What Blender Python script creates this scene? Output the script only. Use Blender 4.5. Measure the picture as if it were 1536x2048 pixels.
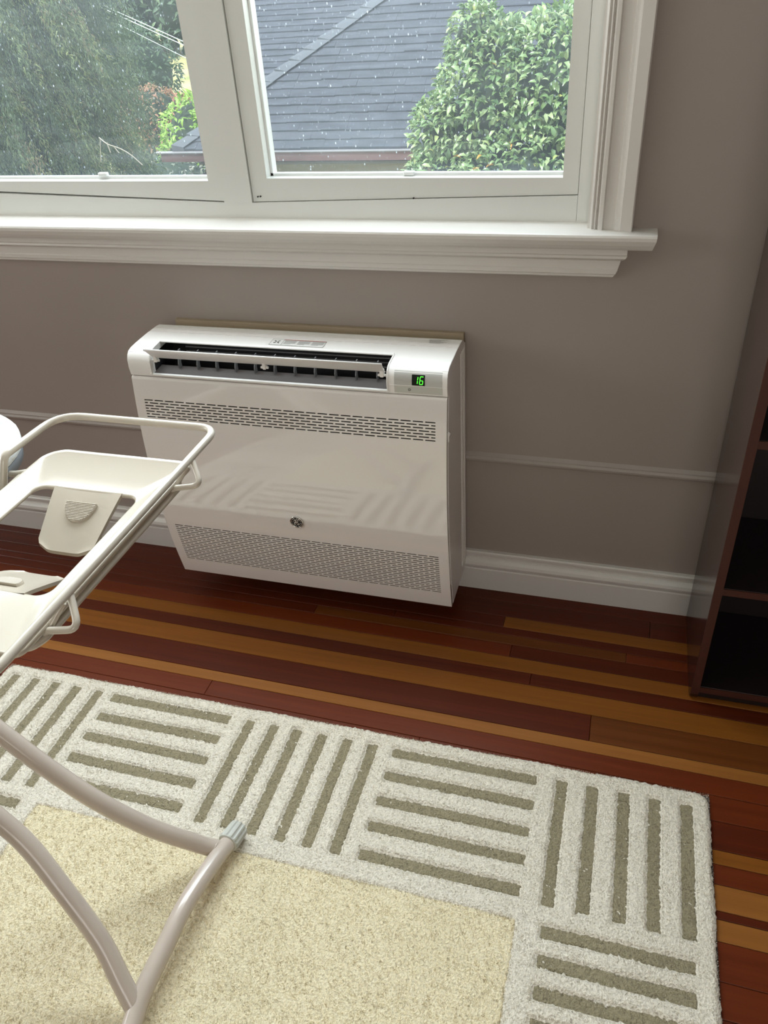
import bpy, math, random
import numpy as np
from mathutils import Vector, Matrix
for _o in list(bpy.data.objects):
    bpy.data.objects.remove(_o, do_unlink=True)
SC = bpy.context.scene
COL = SC.collection
random.seed(7)
RNG = np.random.default_rng(7)

# ------------------------------------------------------------------ camera
cam = bpy.data.cameras.new('camera')
cam_ob = bpy.data.objects.new('camera', cam)
COL.objects.link(cam_ob)
SC.camera = cam_ob
_r = Vector((0.95957, 0.27447, -0.06239))
_u = Vector((-0.10772, 0.56286, 0.81950))
_f = Vector((-0.26005, 0.77965, -0.56967))
M4 = Matrix(((_r.x, _u.x, -_f.x, 1.003), (_r.y, _u.y, -_f.y, -1.5388), (_r.z, _u.z, -_f.z, 1.3167), (0, 0, 0, 1)))
cam_ob.matrix_world = M4
cam.sensor_fit = 'VERTICAL'
cam.sensor_height = 36.0
cam.lens = 1577.35 * 36.0 / 2048.0
cam.clip_start = 0.02
cam.clip_end = 400

# ------------------------------------------------------------------ world, sun, exposure
world = bpy.data.worlds.new('sky')
SC.world = world
world.use_nodes = True
_nt = world.node_tree
_nt.nodes.clear()
_wo = _nt.nodes.new('ShaderNodeOutputWorld')
_bg = _nt.nodes.new('ShaderNodeBackground')
_tc = _nt.nodes.new('ShaderNodeTexCoord')
_sx = _nt.nodes.new('ShaderNodeSeparateXYZ')
_cr = _nt.nodes.new('ShaderNodeValToRGB')
_nt.links.new(_tc.outputs['Generated'], _sx.inputs[0])
_nt.links.new(_sx.outputs['Z'], _cr.inputs[0])
_cr.color_ramp.elements[0].position = 0.0
_cr.color_ramp.elements[0].color = (1.0, 0.97, 0.93, 1)
_cr.color_ramp.elements[1].position = 0.7
_cr.color_ramp.elements[1].color = (0.72, 0.85, 1.0, 1)
_nt.links.new(_cr.outputs[0], _bg.inputs['Color'])
_bg.inputs['Strength'].default_value = 3.0
_nt.links.new(_bg.outputs[0], _wo.inputs[0])

sun = bpy.data.lights.new('sun', 'SUN')
sun.energy = 6.0
sun.angle = math.radians(6)
sun.color = (1.0, 0.95, 0.86)
sun_ob = bpy.data.objects.new('sun', sun)
COL.objects.link(sun_ob)
sun_ob.rotation_euler = Vector((-0.35, -0.30, 0.90)).to_track_quat('Z', 'Y').to_euler()

def portal(name, loc, rot, sx, sy):
    l = bpy.data.lights.new(name, 'AREA')
    l.shape = 'RECTANGLE'
    l.size = sx
    l.size_y = sy
    l.cycles.is_portal = True
    o = bpy.data.objects.new(name, l)
    COL.objects.link(o)
    o.location = loc
    o.rotation_euler = rot
def fill_light(name, loc, aim, sx, sy, power, color):
    l = bpy.data.lights.new(name, 'AREA')
    l.shape = 'RECTANGLE'
    l.size = sx
    l.size_y = sy
    l.energy = power
    l.color = color
    o = bpy.data.objects.new(name, l)
    COL.objects.link(o)
    o.location = loc
    o.rotation_euler = (-Vector(aim)).to_track_quat('Z', 'Y').to_euler()
# fill lamps added at the front, left and back openings, standing in for extra daylight
fill_light('front_window_fill', (-0.12, 0.14, 1.93), (0, -1, -0.35), 2.05, 0.72, 80, (0.94, 0.97, 1.0))
fill_light('left_window_fill', (-2.68, -1.45, 1.5), (1, 0, -0.15), 1.7, 1.1, 20, (1.0, 0.97, 0.92))
fill_light('back_window_fill', (1.5, -4.08, 1.5), (-0.1, 1, -0.1), 1.2, 1.1, 14, (1.0, 0.91, 0.80))
portal('window_portal', (-0.12, 0.13, 1.61), (-math.pi / 2, 0, 0), 2.1, 1.43)

SC.view_settings.view_transform = 'Standard'
SC.view_settings.look = 'None'
SC.view_settings.gamma = 1.0
SC.view_settings.use_curve_mapping = False
SC.view_settings.exposure = 0.0
SC.cycles.use_denoising = True
SC.cycles.max_bounces = 10
SC.cycles.diffuse_bounces = 6
SC.cycles.glossy_bounces = 4
SC.cycles.transparent_max_bounces = 16
SC.cycles.sample_clamp_indirect = 6.0
SC.cycles.caustics_reflective = False
SC.cycles.caustics_refractive = False

# ------------------------------------------------------------------ materials
def mat(name, color, rough=0.5, metal=0.0, coat=0.0, spec=0.5, bump=None, var=None, emit=None, sheen=0.0):
    m = bpy.data.materials.new(name)
    m.use_nodes = True
    nt = m.node_tree
    b = nt.nodes['Principled BSDF']
    b.inputs['Base Color'].default_value = (*color, 1)
    b.inputs['Roughness'].default_value = rough
    b.inputs['Metallic'].default_value = metal
    b.inputs['Coat Weight'].default_value = coat
    b.inputs['Coat Roughness'].default_value = 0.05
    b.inputs['Specular IOR Level'].default_value = spec
    if sheen:
        b.inputs['Sheen Weight'].default_value = sheen
        b.inputs['Sheen Roughness'].default_value = 0.6
    if emit:
        b.inputs['Emission Color'].default_value = (*emit[0], 1)
        b.inputs['Emission Strength'].default_value = emit[1]
    if bump or var:
        tc = nt.nodes.new('ShaderNodeTexCoord')
        mp = nt.nodes.new('ShaderNodeMapping')
        nt.links.new(tc.outputs['Object'], mp.inputs[0])
    if bump:
        sc, st, dist = bump[:3]
        n = nt.nodes.new('ShaderNodeTexNoise')
        n.inputs['Scale'].default_value = sc
        n.inputs['Detail'].default_value = 3
        if len(bump) > 3:
            mp.inputs['Scale'].default_value = bump[3]
        nt.links.new(mp.outputs[0], n.inputs['Vector'])
        bn = nt.nodes.new('ShaderNodeBump')
        bn.inputs['Strength'].default_value = st
        bn.inputs['Distance'].default_value = dist
        nt.links.new(n.outputs[0], bn.inputs['Height'])
        nt.links.new(bn.outputs[0], b.inputs['Normal'])
    if var:
        sc, c2, lo, hi = var[:4]
        n2 = nt.nodes.new('ShaderNodeTexNoise')
        n2.inputs['Scale'].default_value = sc
        n2.inputs['Detail'].default_value = 4
        if len(var) > 4:
            mp2 = nt.nodes.new('ShaderNodeMapping')
            nt.links.new(tc.outputs['Object'], mp2.inputs[0])
            mp2.inputs['Scale'].default_value = var[4]
            nt.links.new(mp2.outputs[0], n2.inputs['Vector'])
        else:
            nt.links.new(mp.outputs[0], n2.inputs['Vector'])
        rmp = nt.nodes.new('ShaderNodeValToRGB')
        rmp.color_ramp.elements[0].position = lo
        rmp.color_ramp.elements[1].position = hi
        rmp.color_ramp.elements[0].color = (*color, 1)
        rmp.color_ramp.elements[1].color = (*c2, 1)
        nt.links.new(n2.outputs[0], rmp.inputs[0])
        nt.links.new(rmp.outputs[0], b.inputs['Base Color'])
    return m

WALL = mat('wall_paint', (0.315, 0.270, 0.243), 0.55, bump=(180, 0.12, 0.002), var=(1.5, (0.30, 0.257, 0.230), 0.4, 0.6))
CEIL = mat('ceiling_paint', (0.78, 0.76, 0.72), 0.8)
TRIM = mat('trim_paint', (0.62, 0.60, 0.565), 0.38, bump=(60, 0.12, 0.002, (0.3, 3, 3)))
VINYL = mat('window_vinyl', (0.66, 0.67, 0.64), 0.32)
ACWHITE = mat('appliance_plastic', (0.80, 0.79, 0.77), 0.32)
ACGLOSS = mat('appliance_gloss_panel', (0.76, 0.73, 0.705), 0.06, coat=1.0, spec=0.8)
ACSIDE = mat('appliance_side', (0.76, 0.74, 0.72), 0.35)
ACGREY = mat('control_panel_silver', (0.52, 0.53, 0.51), 0.35, metal=0.3)
DARK = mat('dark_cavity', (0.012, 0.013, 0.015), 0.5)
VANE = mat('dark_vane', (0.16, 0.165, 0.17), 0.4)
SLOT = mat('grille_interior', (0.01, 0.008, 0.008), 0.7)
BLACK = mat('black_print', (0.01, 0.01, 0.01), 0.4)
SCREEN = mat('display_glass', (0.003, 0.008, 0.004), 0.2)
GREEN = mat('green_segments', (0.02, 0.3, 0.02), 0.5, emit=((0.10, 1.0, 0.05), 1.6))
CHROME = mat('chrome', (0.75, 0.74, 0.70), 0.2, metal=1.0)
LABELW = mat('sticker_paper', (0.72, 0.72, 0.70), 0.5)
LABELG = mat('sticker_grey_print', (0.38, 0.38, 0.37), 0.6)
LABELR = mat('sticker_red_print', (0.30, 0.09, 0.07), 0.6)
PINE = mat('raw_wood_board', (0.30, 0.24, 0.16), 0.7, bump=(60, 0.3, 0.001, (1, 8, 8)))
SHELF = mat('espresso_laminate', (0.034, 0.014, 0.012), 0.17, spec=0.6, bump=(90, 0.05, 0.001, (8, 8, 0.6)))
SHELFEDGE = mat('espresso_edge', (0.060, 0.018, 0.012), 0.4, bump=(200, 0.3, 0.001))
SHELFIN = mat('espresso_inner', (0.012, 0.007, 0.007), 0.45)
METAL = mat('beige_enamel_tube', (0.52, 0.445, 0.38), 0.26, coat=0.3, var=(14, (0.55, 0.475, 0.405), 0.4, 0.7), bump=(35, 0.05, 0.001))
WIRE = mat('cream_enamel_wire', (0.56, 0.515, 0.44), 0.25, coat=0.3)
TRAY = mat('cream_plastic', (0.52, 0.47, 0.39), 0.2, coat=0.4, bump=(300, 0.03, 0.0005))
CAP = mat('grey_plastic_cap', (0.50, 0.51, 0.46), 0.3)
CLOTH = mat('cotton_cover_white_teal', (0.84, 0.89, 0.89), 0.9, var=(17, (0.42, 0.72, 0.72), 0.52, 0.66), bump=(40, 0.5, 0.006))
HEM = mat('cover_hem_shaded', (0.30, 0.34, 0.40), 0.9)  # underside of the cover, its shadow drawn into this grey

def wood(name, c1, c2):
    m = bpy.data.materials.new(name)
    m.use_nodes = True
    nt = m.node_tree
    b = nt.nodes['Principled BSDF']
    tc = nt.nodes.new('ShaderNodeTexCoord')
    oi = nt.nodes.new('ShaderNodeObjectInfo')
    ad = nt.nodes.new('ShaderNodeVectorMath')
    ad.operation = 'ADD'
    sc_ = nt.nodes.new('ShaderNodeVectorMath')
    sc_.operation = 'SCALE'
    nt.links.new(oi.outputs['Random'], sc_.inputs[0])
    sc_.inputs['Scale'].default_value = 37.0
    nt.links.new(tc.outputs['Object'], ad.inputs[0])
    nt.links.new(sc_.outputs[0], ad.inputs[1])
    mp = nt.nodes.new('ShaderNodeMapping')
    mp.inputs['Scale'].default_value = (0.9, 34, 20)
    nt.links.new(ad.outputs[0], mp.inputs[0])
    n = nt.nodes.new('ShaderNodeTexNoise')
    n.inputs['Scale'].default_value = 2.2
    n.inputs['Detail'].default_value = 5
    n.inputs['Roughness'].default_value = 0.6
    nt.links.new(mp.outputs[0], n.inputs['Vector'])
    r = nt.nodes.new('ShaderNodeValToRGB')
    r.color_ramp.elements[0].position = 0.30
    r.color_ramp.elements[1].position = 0.72
    r.color_ramp.elements[0].color = (*c1, 1)
    r.color_ramp.elements[1].color = (*c2, 1)
    nt.links.new(n.outputs[0], r.inputs[0])
    nt.links.new(r.outputs[0], b.inputs['Base Color'])
    b.inputs['Roughness'].default_value = 0.3
    b.inputs['Specular IOR Level'].default_value = 0.22
    bn = nt.nodes.new('ShaderNodeBump')
    bn.inputs['Strength'].default_value = 0.08
    bn.inputs['Distance'].default_value = 0.001
    nt.links.new(n.outputs[0], bn.inputs['Height'])
    nt.links.new(bn.outputs[0], b.inputs['Normal'])
    return m
WOOD = {
    'o': wood('fir_orange', (0.165, 0.055, 0.008), (0.215, 0.075, 0.012)),
    'p': wood('fir_light', (0.22, 0.082, 0.017), (0.27, 0.105, 0.024)),
    'r': wood('fir_red', (0.095, 0.017, 0.0045), (0.13, 0.025, 0.0065)),
    'd': wood('fir_dark_red', (0.062, 0.011, 0.0035), (0.09, 0.016, 0.005)),
    'b': wood('fir_brown', (0.092, 0.026, 0.005), (0.125, 0.037, 0.008)),
}
SUBFLOOR = mat('subfloor', (0.02, 0.01, 0.006), 0.8)

def pile(name, c1, c2, scale=260, dark=0.78):
    m = bpy.data.materials.new(name)
    m.use_nodes = True
    nt = m.node_tree
    b = nt.nodes['Principled BSDF']
    b.inputs['Roughness'].default_value = 0.95
    b.inputs['Specular IOR Level'].default_value = 0.1
    b.inputs['Sheen Weight'].default_value = 0.25
    tc = nt.nodes.new('ShaderNodeTexCoord')
    n = nt.nodes.new('ShaderNodeTexNoise')
    n.inputs['Scale'].default_value = scale
    n.inputs['Detail'].default_value = 2
    nt.links.new(tc.outputs['Object'], n.inputs['Vector'])
    n2 = nt.nodes.new('ShaderNodeTexNoise')
    n2.inputs['Scale'].default_value = 9
    n2.inputs['Detail'].default_value = 3
    nt.links.new(tc.outputs['Object'], n2.inputs['Vector'])
    mx = nt.nodes.new('ShaderNodeMix')
    mx.data_type = 'RGBA'
    mx.inputs['A'].default_value = (*c1, 1)
    mx.inputs['B'].default_value = (*c2, 1)
    nt.links.new(n2.outputs[0], mx.inputs['Factor'])
    m2 = nt.nodes.new('ShaderNodeMix')
    m2.data_type = 'RGBA'
    m2.blend_type = 'MULTIPLY'
    rr = nt.nodes.new('ShaderNodeMapRange')
    rr.inputs['From Min'].default_value = 0.3
    rr.inputs['From Max'].default_value = 0.6
    rr.inputs['To Min'].default_value = dark  # shade between tufts painted into the colour, darker where the pile dips
    rr.inputs['To Max'].default_value = 1.0
    nt.links.new(n.outputs[0], rr.inputs[0])
    m2.inputs['Factor'].default_value = 1
    nt.links.new(mx.outputs['Result'], m2.inputs['A'])
    cc = nt.nodes.new('ShaderNodeCombineColor')
    for k in range(3):
        nt.links.new(rr.outputs[0], cc.inputs[k])
    nt.links.new(cc.outputs[0], m2.inputs['B'])
    nt.links.new(m2.outputs['Result'], b.inputs['Base Color'])
    bn = nt.nodes.new('ShaderNodeBump')
    bn.inputs['Strength'].default_value = 0.9
    bn.inputs['Distance'].default_value = 0.004
    nt.links.new(n.outputs[0], bn.inputs['Height'])
    nt.links.new(bn.outputs[0], b.inputs['Normal'])
    return m
CREAM = pile('cream_wool_pile', (0.77, 0.715, 0.60), (0.84, 0.79, 0.68))
TAUPE = pile('olive_wool_pile', (0.28, 0.245, 0.155), (0.335, 0.295, 0.19))
FIELD = pile('sage_gold_wool_pile', (0.82, 0.735, 0.51), (0.92, 0.83, 0.60))
BACKING = mat('rug_backing', (0.05, 0.04, 0.035), 0.9)

def glass_mat():
    m = bpy.data.materials.new('dusty_window_glass')
    m.use_nodes = True
    nt = m.node_tree
    nt.nodes.clear()
    out = nt.nodes.new('ShaderNodeOutputMaterial')
    tr = nt.nodes.new('ShaderNodeBsdfTransparent')
    tr.inputs[0].default_value = (0.93, 0.985, 0.98, 1)
    gl = nt.nodes.new('ShaderNodeBsdfGlossy')
    gl.inputs['Roughness'].default_value = 0.01
    fr = nt.nodes.new('ShaderNodeFresnel')
    fr.inputs[0].default_value = 1.45
    mx = nt.nodes.new('ShaderNodeMixShader')
    nt.links.new(fr.outputs[0], mx.inputs[0])
    nt.links.new(tr.outputs[0], mx.inputs[1])
    nt.links.new(gl.outputs[0], mx.inputs[2])
    df = nt.nodes.new('ShaderNodeBsdfTranslucent')
    df.inputs[0].default_value = (0.80, 0.92, 1.0, 1)
    mx2 = nt.nodes.new('ShaderNodeMixShader')
    tc = nt.nodes.new('ShaderNodeTexCoord')
    def speck(scale, lo, hi, zs):
        mp = nt.nodes.new('ShaderNodeMapping')
        mp.inputs['Scale'].default_value = (1, 1, zs)
        nt.links.new(tc.outputs['Object'], mp.inputs[0])
        v = nt.nodes.new('ShaderNodeTexVoronoi')
        v.inputs['Scale'].default_value = scale
        nt.links.new(mp.outputs[0], v.inputs['Vector'])
        r = nt.nodes.new('ShaderNodeMapRange')
        r.inputs['From Min'].default_value = lo
        r.inputs['From Max'].default_value = hi
        r.inputs['To Min'].default_value = 1.0
        r.inputs['To Max'].default_value = 0.0
        nt.links.new(v.outputs['Distance'], r.inputs[0])
        # only some cells carry a speck
        sp = nt.nodes.new('ShaderNodeSeparateColor')
        nt.links.new(v.outputs['Color'], sp.inputs[0])
        g = nt.nodes.new('ShaderNodeMath')
        g.operation = 'POWER'
        nt.links.new(sp.outputs[0], g.inputs[0])
        g.inputs[1].default_value = 3.0
        mu = nt.nodes.new('ShaderNodeMath')
        mu.operation = 'MULTIPLY'
        nt.links.new(r.outputs[0], mu.inputs[0])
        nt.links.new(g.outputs[0], mu.inputs[1])
        return mu
    s1 = speck(120, 0.04, 0.20, 0.6)
    s2 = speck(260, 0.06, 0.26, 0.35)
    nz = nt.nodes.new('ShaderNodeTexNoise')
    nz.inputs['Scale'].default_value = 5
    nz.inputs['Detail'].default_value = 6
    nt.links.new(tc.outputs['Object'], nz.inputs['Vector'])
    a1 = nt.nodes.new('ShaderNodeMath'); a1.operation = 'MULTIPLY_ADD'
    nt.links.new(s1.outputs[0], a1.inputs[0]); a1.inputs[1].default_value = 0.75
    a2 = nt.nodes.new('ShaderNodeMath'); a2.operation = 'MULTIPLY_ADD'
    nt.links.new(s2.outputs[0], a2.inputs[0]); a2.inputs[1].default_value = 0.30
    nt.links.new(a2.outputs[0], a1.inputs[2])
    mps = nt.nodes.new('ShaderNodeMapping')
    mps.inputs['Scale'].default_value = (1.2, 1, 9)
    mps.inputs['Rotation'].default_value = (0, 0.12, 0)
    nt.links.new(tc.outputs['Object'], mps.inputs[0])
    nt.links.new(mps.outputs[0], nz.inputs['Vector'])
    nz.inputs['Scale'].default_value = 3.0
    nz.inputs['Distortion'].default_value = 1.2
    a3 = nt.nodes.new('ShaderNodeMath'); a3.operation = 'MULTIPLY_ADD'
    nt.links.new(nz.outputs[0], a3.inputs[0]); a3.inputs[1].default_value = 0.10; a3.inputs[2].default_value = HAZE - 0.05
    nt.links.new(a3.outputs[0], a2.inputs[2])
    nt.links.new(a1.outputs[0], mx2.inputs[0])
    nt.links.new(mx.outputs[0], mx2.inputs[1])
    nt.links.new(df.outputs[0], mx2.inputs[2])
    nt.links.new(mx2.outputs[0], out.inputs[0])
    return m
HAZE = 0.075
GLASS = glass_mat()

def leafmat(name, ramp, rough=0.4, trans=0.3):
    m = bpy.data.materials.new(name)
    m.use_nodes = True
    nt = m.node_tree
    b = nt.nodes['Principled BSDF']
    at = nt.nodes.new('ShaderNodeAttribute')
    at.attribute_name = 'tone'
    r = nt.nodes.new('ShaderNodeValToRGB')
    el = r.color_ramp.elements
    el[0].position, el[0].color = ramp[0][0], (*ramp[0][1], 1)
    el[1].position, el[1].color = ramp[-1][0], (*ramp[-1][1], 1)
    for p, c in ramp[1:-1]:
        e = el.new(p)
        e.color = (*c, 1)
    nt.links.new(at.outputs['Fac'], r.inputs[0])
    nt.links.new(r.outputs[0], b.inputs['Base Color'])
    b.inputs['Roughness'].default_value = rough
    tl = nt.nodes.new('ShaderNodeBsdfTranslucent')
    nt.links.new(r.outputs[0], tl.inputs[0])
    mx = nt.nodes.new('ShaderNodeMixShader')
    mx.inputs[0].default_value = trans
    nt.links.new(b.outputs[0], mx.inputs[1])
    nt.links.new(tl.outputs[0], mx.inputs[2])
    nt.links.new(mx.outputs[0], nt.nodes['Material Output'].inputs[0])
    return m
LEAF_BUSH = leafmat('camellia_leaf', [(0, (0.06, 0.12, 0.05)), (0.45, (0.18, 0.28, 0.11)), (0.9, (0.38, 0.46, 0.24)), (0.955, (0.33, 0.38, 0.12)), (1.0, (0.60, 0.30, 0.06))], 0.28, 0.25)
LEAF_CON = leafmat('drooping_needles', [(0, (0.05, 0.085, 0.045)), (0.6, (0.12, 0.17, 0.075)), (0.9, (0.24, 0.28, 0.11)), (1.0, (0.20, 0.15, 0.09))], 0.6, 0.25)
LEAF_FAR = leafmat('far_leaves', [(0, (0.03, 0.06, 0.03)), (0.6, (0.07, 0.12, 0.06)), (1.0, (0.13, 0.19, 0.09))], 0.6, 0.2)
LEAF_LIME = leafmat('lime_leaves', [(0, (0.12, 0.25, 0.03)), (1.0, (0.40, 0.60, 0.10))], 0.5, 0.35)
LEAF_RED = leafmat('russet_leaves', [(0, (0.10, 0.15, 0.05)), (0.4, (0.28, 0.17, 0.10)), (1.0, (0.48, 0.22, 0.14))], 0.6, 0.3)
LEAF_GREY = leafmat('grey_green_leaves', [(0, (0.07, 0.09, 0.05)), (0.6, (0.16, 0.18, 0.12)), (1.0, (0.5, 0.45, 0.42))], 0.6, 0.2)
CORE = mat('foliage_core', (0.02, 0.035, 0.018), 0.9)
BARK = mat('bark', (0.10, 0.075, 0.055), 0.9, bump=(14, 0.6, 0.02))
TWIG = mat('twig', (0.34, 0.30, 0.25), 0.8)
GRASS = mat('lawn', (0.20, 0.22, 0.07), 0.9, var=(0.35, (0.42, 0.36, 0.17), 0.35, 0.65))
SHING = mat('asphalt_shingle', (0.038, 0.043, 0.057), 0.85, var=(3.5, (0.060, 0.065, 0.084), 0.35, 0.7, (1, 4, 4)), bump=(120, 0.5, 0.004))
SHING2 = mat('asphalt_shingle_b', (0.034, 0.039, 0.052), 0.85, var=(3.5, (0.053, 0.058, 0.076), 0.35, 0.7, (1, 4, 4)), bump=(120, 0.5, 0.004))
HIPCAP = mat('hip_cap_shingle', (0.09, 0.098, 0.115), 0.85, bump=(120, 0.5, 0.004))
GUTTER = mat('maroon_gutter', (0.16, 0.085, 0.09), 0.5)
GUTTERW = mat('white_gutter_edge', (0.19, 0.18, 0.185), 0.5)
STUCCO = mat('stucco', (0.40, 0.36, 0.31), 0.9, bump=(50, 0.4, 0.01))
SPACER = mat('white_spacer', (0.75, 0.77, 0.76), 0.4)
CABLE = mat('cable', (0.55, 0.60, 0.62), 0.5)

# ------------------------------------------------------------------ mesh helpers
class MB:
    def __init__(s):
        s.v, s.f, s.sm = [], [], []
    def add(s, vs, fs, smooth=False):
        o = len(s.v)
        s.v.extend([tuple(map(float, p)) for p in vs])
        for f in fs:
            s.f.append(tuple(i + o for i in f))
            s.sm.append(smooth)
    def box(s, a, b, bev=0.0):
        x0, y0, z0 = a
        x1, y1, z1 = b
        if bev <= 0:
            s.add([(x0, y0, z0), (x1, y0, z0), (x1, y1, z0), (x0, y1, z0), (x0, y0, z1), (x1, y0, z1), (x1, y1, z1), (x0, y1, z1)],
                  [(0, 3, 2, 1), (4, 5, 6, 7), (0, 1, 5, 4), (1, 2, 6, 5), (2, 3, 7, 6), (3, 0, 4, 7)])
        else:
            c = bev
            prof = lambda X0, X1, Y0, Y1, z: [(X0, Y0, z), (X1, Y0, z), (X1, Y1, z), (X0, Y1, z)]
            vs = prof(x0 + c, x1 - c, y0 + c, y1 - c, z0)
            vs += [(x0 + c, y0, z0 + c), (x1 - c, y0, z0 + c), (x1, y0 + c, z0 + c), (x1, y1 - c, z0 + c), (x1 - c, y1, z0 + c), (x0 + c, y1, z0 + c), (x0, y1 - c, z0 + c), (x0, y0 + c, z0 + c)]
            vs += [(x0 + c, y0, z1 - c), (x1 - c, y0, z1 - c), (x1, y0 + c, z1 - c), (x1, y1 - c, z1 - c), (x1 - c, y1, z1 - c), (x0 + c, y1, z1 - c), (x0, y1 - c, z1 - c), (x0, y0 + c, z1 - c)]
            vs += prof(x0 + c, x1 - c, y0 + c, y1 - c, z1)
            fs = [(0, 3, 2, 1), (20, 21, 22, 23)]
            for i in range(8):
                j = (i + 1) % 8
                fs.append((4 + i, 4 + j, 12 + j, 12 + i))
            fs += [(0, 1, 5, 4), (1, 6, 5), (1, 2, 7, 6), (2, 8, 7), (2, 3, 9, 8), (3, 10, 9), (3, 0, 11, 10), (0, 4, 11)]
            fs += [(12, 13, 21, 20), (13, 14, 21), (14, 15, 22, 21), (15, 16, 22), (16, 17, 23, 22), (17, 18, 23), (18, 19, 20, 23), (19, 12, 20)]
            s.add(vs, fs)
    def prism(s, poly, axis, a, b, smooth=False):
        """poly: 2-D points; axis 0: (y,z) extruded along x, 1: (x,z) along y, 2: (x,y) along z"""
        def P(p, t):
            return [(t, p[0], p[1]), (p[0], t, p[1]), (p[0], p[1], t)][axis]
        n = len(poly)
        vs = [P(p, a) for p in poly] + [P(p, b) for p in poly]
        fs = [tuple(range(n - 1, -1, -1)), tuple(range(n, 2 * n))]
        o = len(s.v)
        s.add(vs, fs)
        for i in range(n):
            j = (i + 1) % n
            s.f.append((o + i, o + j, o + n + j, o + n + i))
            s.sm.append(smooth)
    def tube(s, pts, r, n=12, closed=False, caps=True):
        pts = [Vector(p) for p in pts]
        m = len(pts)
        rr = r if isinstance(r, (list, tuple)) else [r] * m
        up = None
        rings = []
        for i, p in enumerate(pts):
            if closed:
                t = (pts[(i + 1) % m] - pts[i - 1]).normalized()
            else:
                t = (pts[min(i + 1, m - 1)] - pts[max(i - 1, 0)]).normalized()
            if up is None:
                up = Vector((0, 0, 1)) if abs(t.z) < 0.9 else Vector((1, 0, 0))
            up = (up - t * up.dot(t)).normalized()
            sd = t.cross(up)
            rings.append([p + (up * math.cos(2 * math.pi * k / n) + sd * math.sin(2 * math.pi * k / n)) * rr[i] for k in range(n)])
        vs = [q for ring in rings for q in ring]
        fs = []
        for i in range(m if closed else m - 1):
            j = (i + 1) % m
            for k in range(n):
                l = (k + 1) % n
                fs.append((i * n + k, j * n + k, j * n + l, i * n + l))
        s.add(vs, fs, True)
        if caps and not closed:
            s.add(rings[0], [tuple(range(n))])
            s.add(rings[-1], [tuple(range(n - 1, -1, -1))])
    def build(s, name, material, parent=None, smooth=None):
        me = bpy.data.meshes.new(name)
        me.from_pydata(s.v, [], s.f)
        me.polygons.foreach_set('use_smooth', s.sm)
        me.materials.append(material)
        me.validate()
        me.update()
        o = bpy.data.objects.new(name, me)
        COL.objects.link(o)
        if parent:
            o.parent = parent
        return o

def spline(pts, n=8, closed=False):
    pts = [Vector(p) for p in pts]
    out = []
    m = len(pts)
    for i in range(m if closed else m - 1):
        p0 = pts[i - 1] if (closed or i > 0) else pts[0] * 2 - pts[1]
        p1 = pts[i]
        p2 = pts[(i + 1) % m]
        p3 = pts[(i + 2) % m] if (closed or i + 2 < m) else pts[-1] * 2 - pts[-2]
        for k in range(n):
            t = k / n
            out.append(0.5 * ((2 * p1) + (p2 - p0) * t + (2 * p0 - 5 * p1 + 4 * p2 - p3) * t * t + (3 * p1 - p0 - 3 * p2 + p3) * t ** 3))
    if not closed:
        out.append(pts[-1])
    return out

def fillet(pts, r, n=7, closed=False):
    """round the corners of a polyline"""
    pts = [Vector(p) for p in pts]
    m = len(pts)
    out = []
    for i, p in enumerate(pts):
        if not closed and i in (0, m - 1):
            out.append(p)
            continue
        rad = r[i] if isinstance(r, (list, tuple)) else r
        a = (pts[i - 1] - p)
        b = (pts[(i + 1) % m] - p)
        la, lb = a.length, b.length
        a.normalize(); b.normalize()
        ang = a.angle(b)
        if rad <= 0 or ang > math.pi - 0.05:
            out.append(p)
            continue
        d = min(rad / math.tan(ang / 2), la * 0.48, lb * 0.48)
        s, e = p + a * d, p + b * d
        for k in range(n + 1):
            t = k / n
            out.append(s * (1 - t) ** 2 + p * 2 * t * (1 - t) + e * t * t)
    return out

def props(o, label=None, cat=None, group=None, kind=None):
    if label: o['label'] = label
    if cat: o['category'] = cat
    if group: o['group'] = group
    if kind: o['kind'] = kind
    return o
def empty(name, loc=(0, 0, 0)):
    o = bpy.data.objects.new(name, None)
    o.empty_display_size = 0.05
    COL.objects.link(o)
    o.location = loc
    return o
def struct(name, label=None):
    return props(empty(name), label, None, None, 'structure')
def shift(mb, loc):
    mb.v = [(x - loc[0], y - loc[1], z - loc[2]) for x, y, z in mb.v]
    return mb

# ------------------------------------------------------------------ room shell
XL, XR, YB, ZC = -2.6, 2.5, -4.0, 2.5
T = 0.16
WX0, WX1, WZ0, WZ1 = -1.18, 0.935, 0.868, 2.33        # front window opening
mb = MB()
mb.box((XL - T, 0, -0.2), (WX0, T, ZC)); mb.box((WX1, 0, -0.2), (XR + T, T, ZC))
mb.box((WX0, 0, -0.2), (WX1, T, WZ0)); mb.box((WX0, 0, WZ1), (WX1, T, ZC))
props(mb.build('wall_front', WALL), 'taupe painted wall under and beside the window', kind='structure')
mb = MB()
mb.box((XL - T, -2.35, -0.2), (XL, 0, 0.9)); mb.box((XL - T, -2.35, 2.1), (XL, 0, ZC)); mb.box((XL - T, YB, -0.2), (XL, -2.35, ZC)); mb.box((XL - T, -0.55, 0.9), (XL, 0, 2.1))
props(mb.build('wall_left', WALL), kind='structure')
mb = MB()
mb.box((XR, YB, -0.2), (XR + T, 0, ZC))
props(mb.build('wall_right', WALL), kind='structure')
mb = MB()
mb.box((XL - T, YB - T, -0.2), (0.85, YB, ZC)); mb.box((2.15, YB - T, -0.2), (XR + T, YB, ZC)); mb.box((0.85, YB - T, -0.2), (2.15, YB, 0.9)); mb.box((0.85, YB - T, 2.1), (2.15, YB, ZC))
props(mb.build('wall_back', WALL), kind='structure')
mb = MB()
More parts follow.
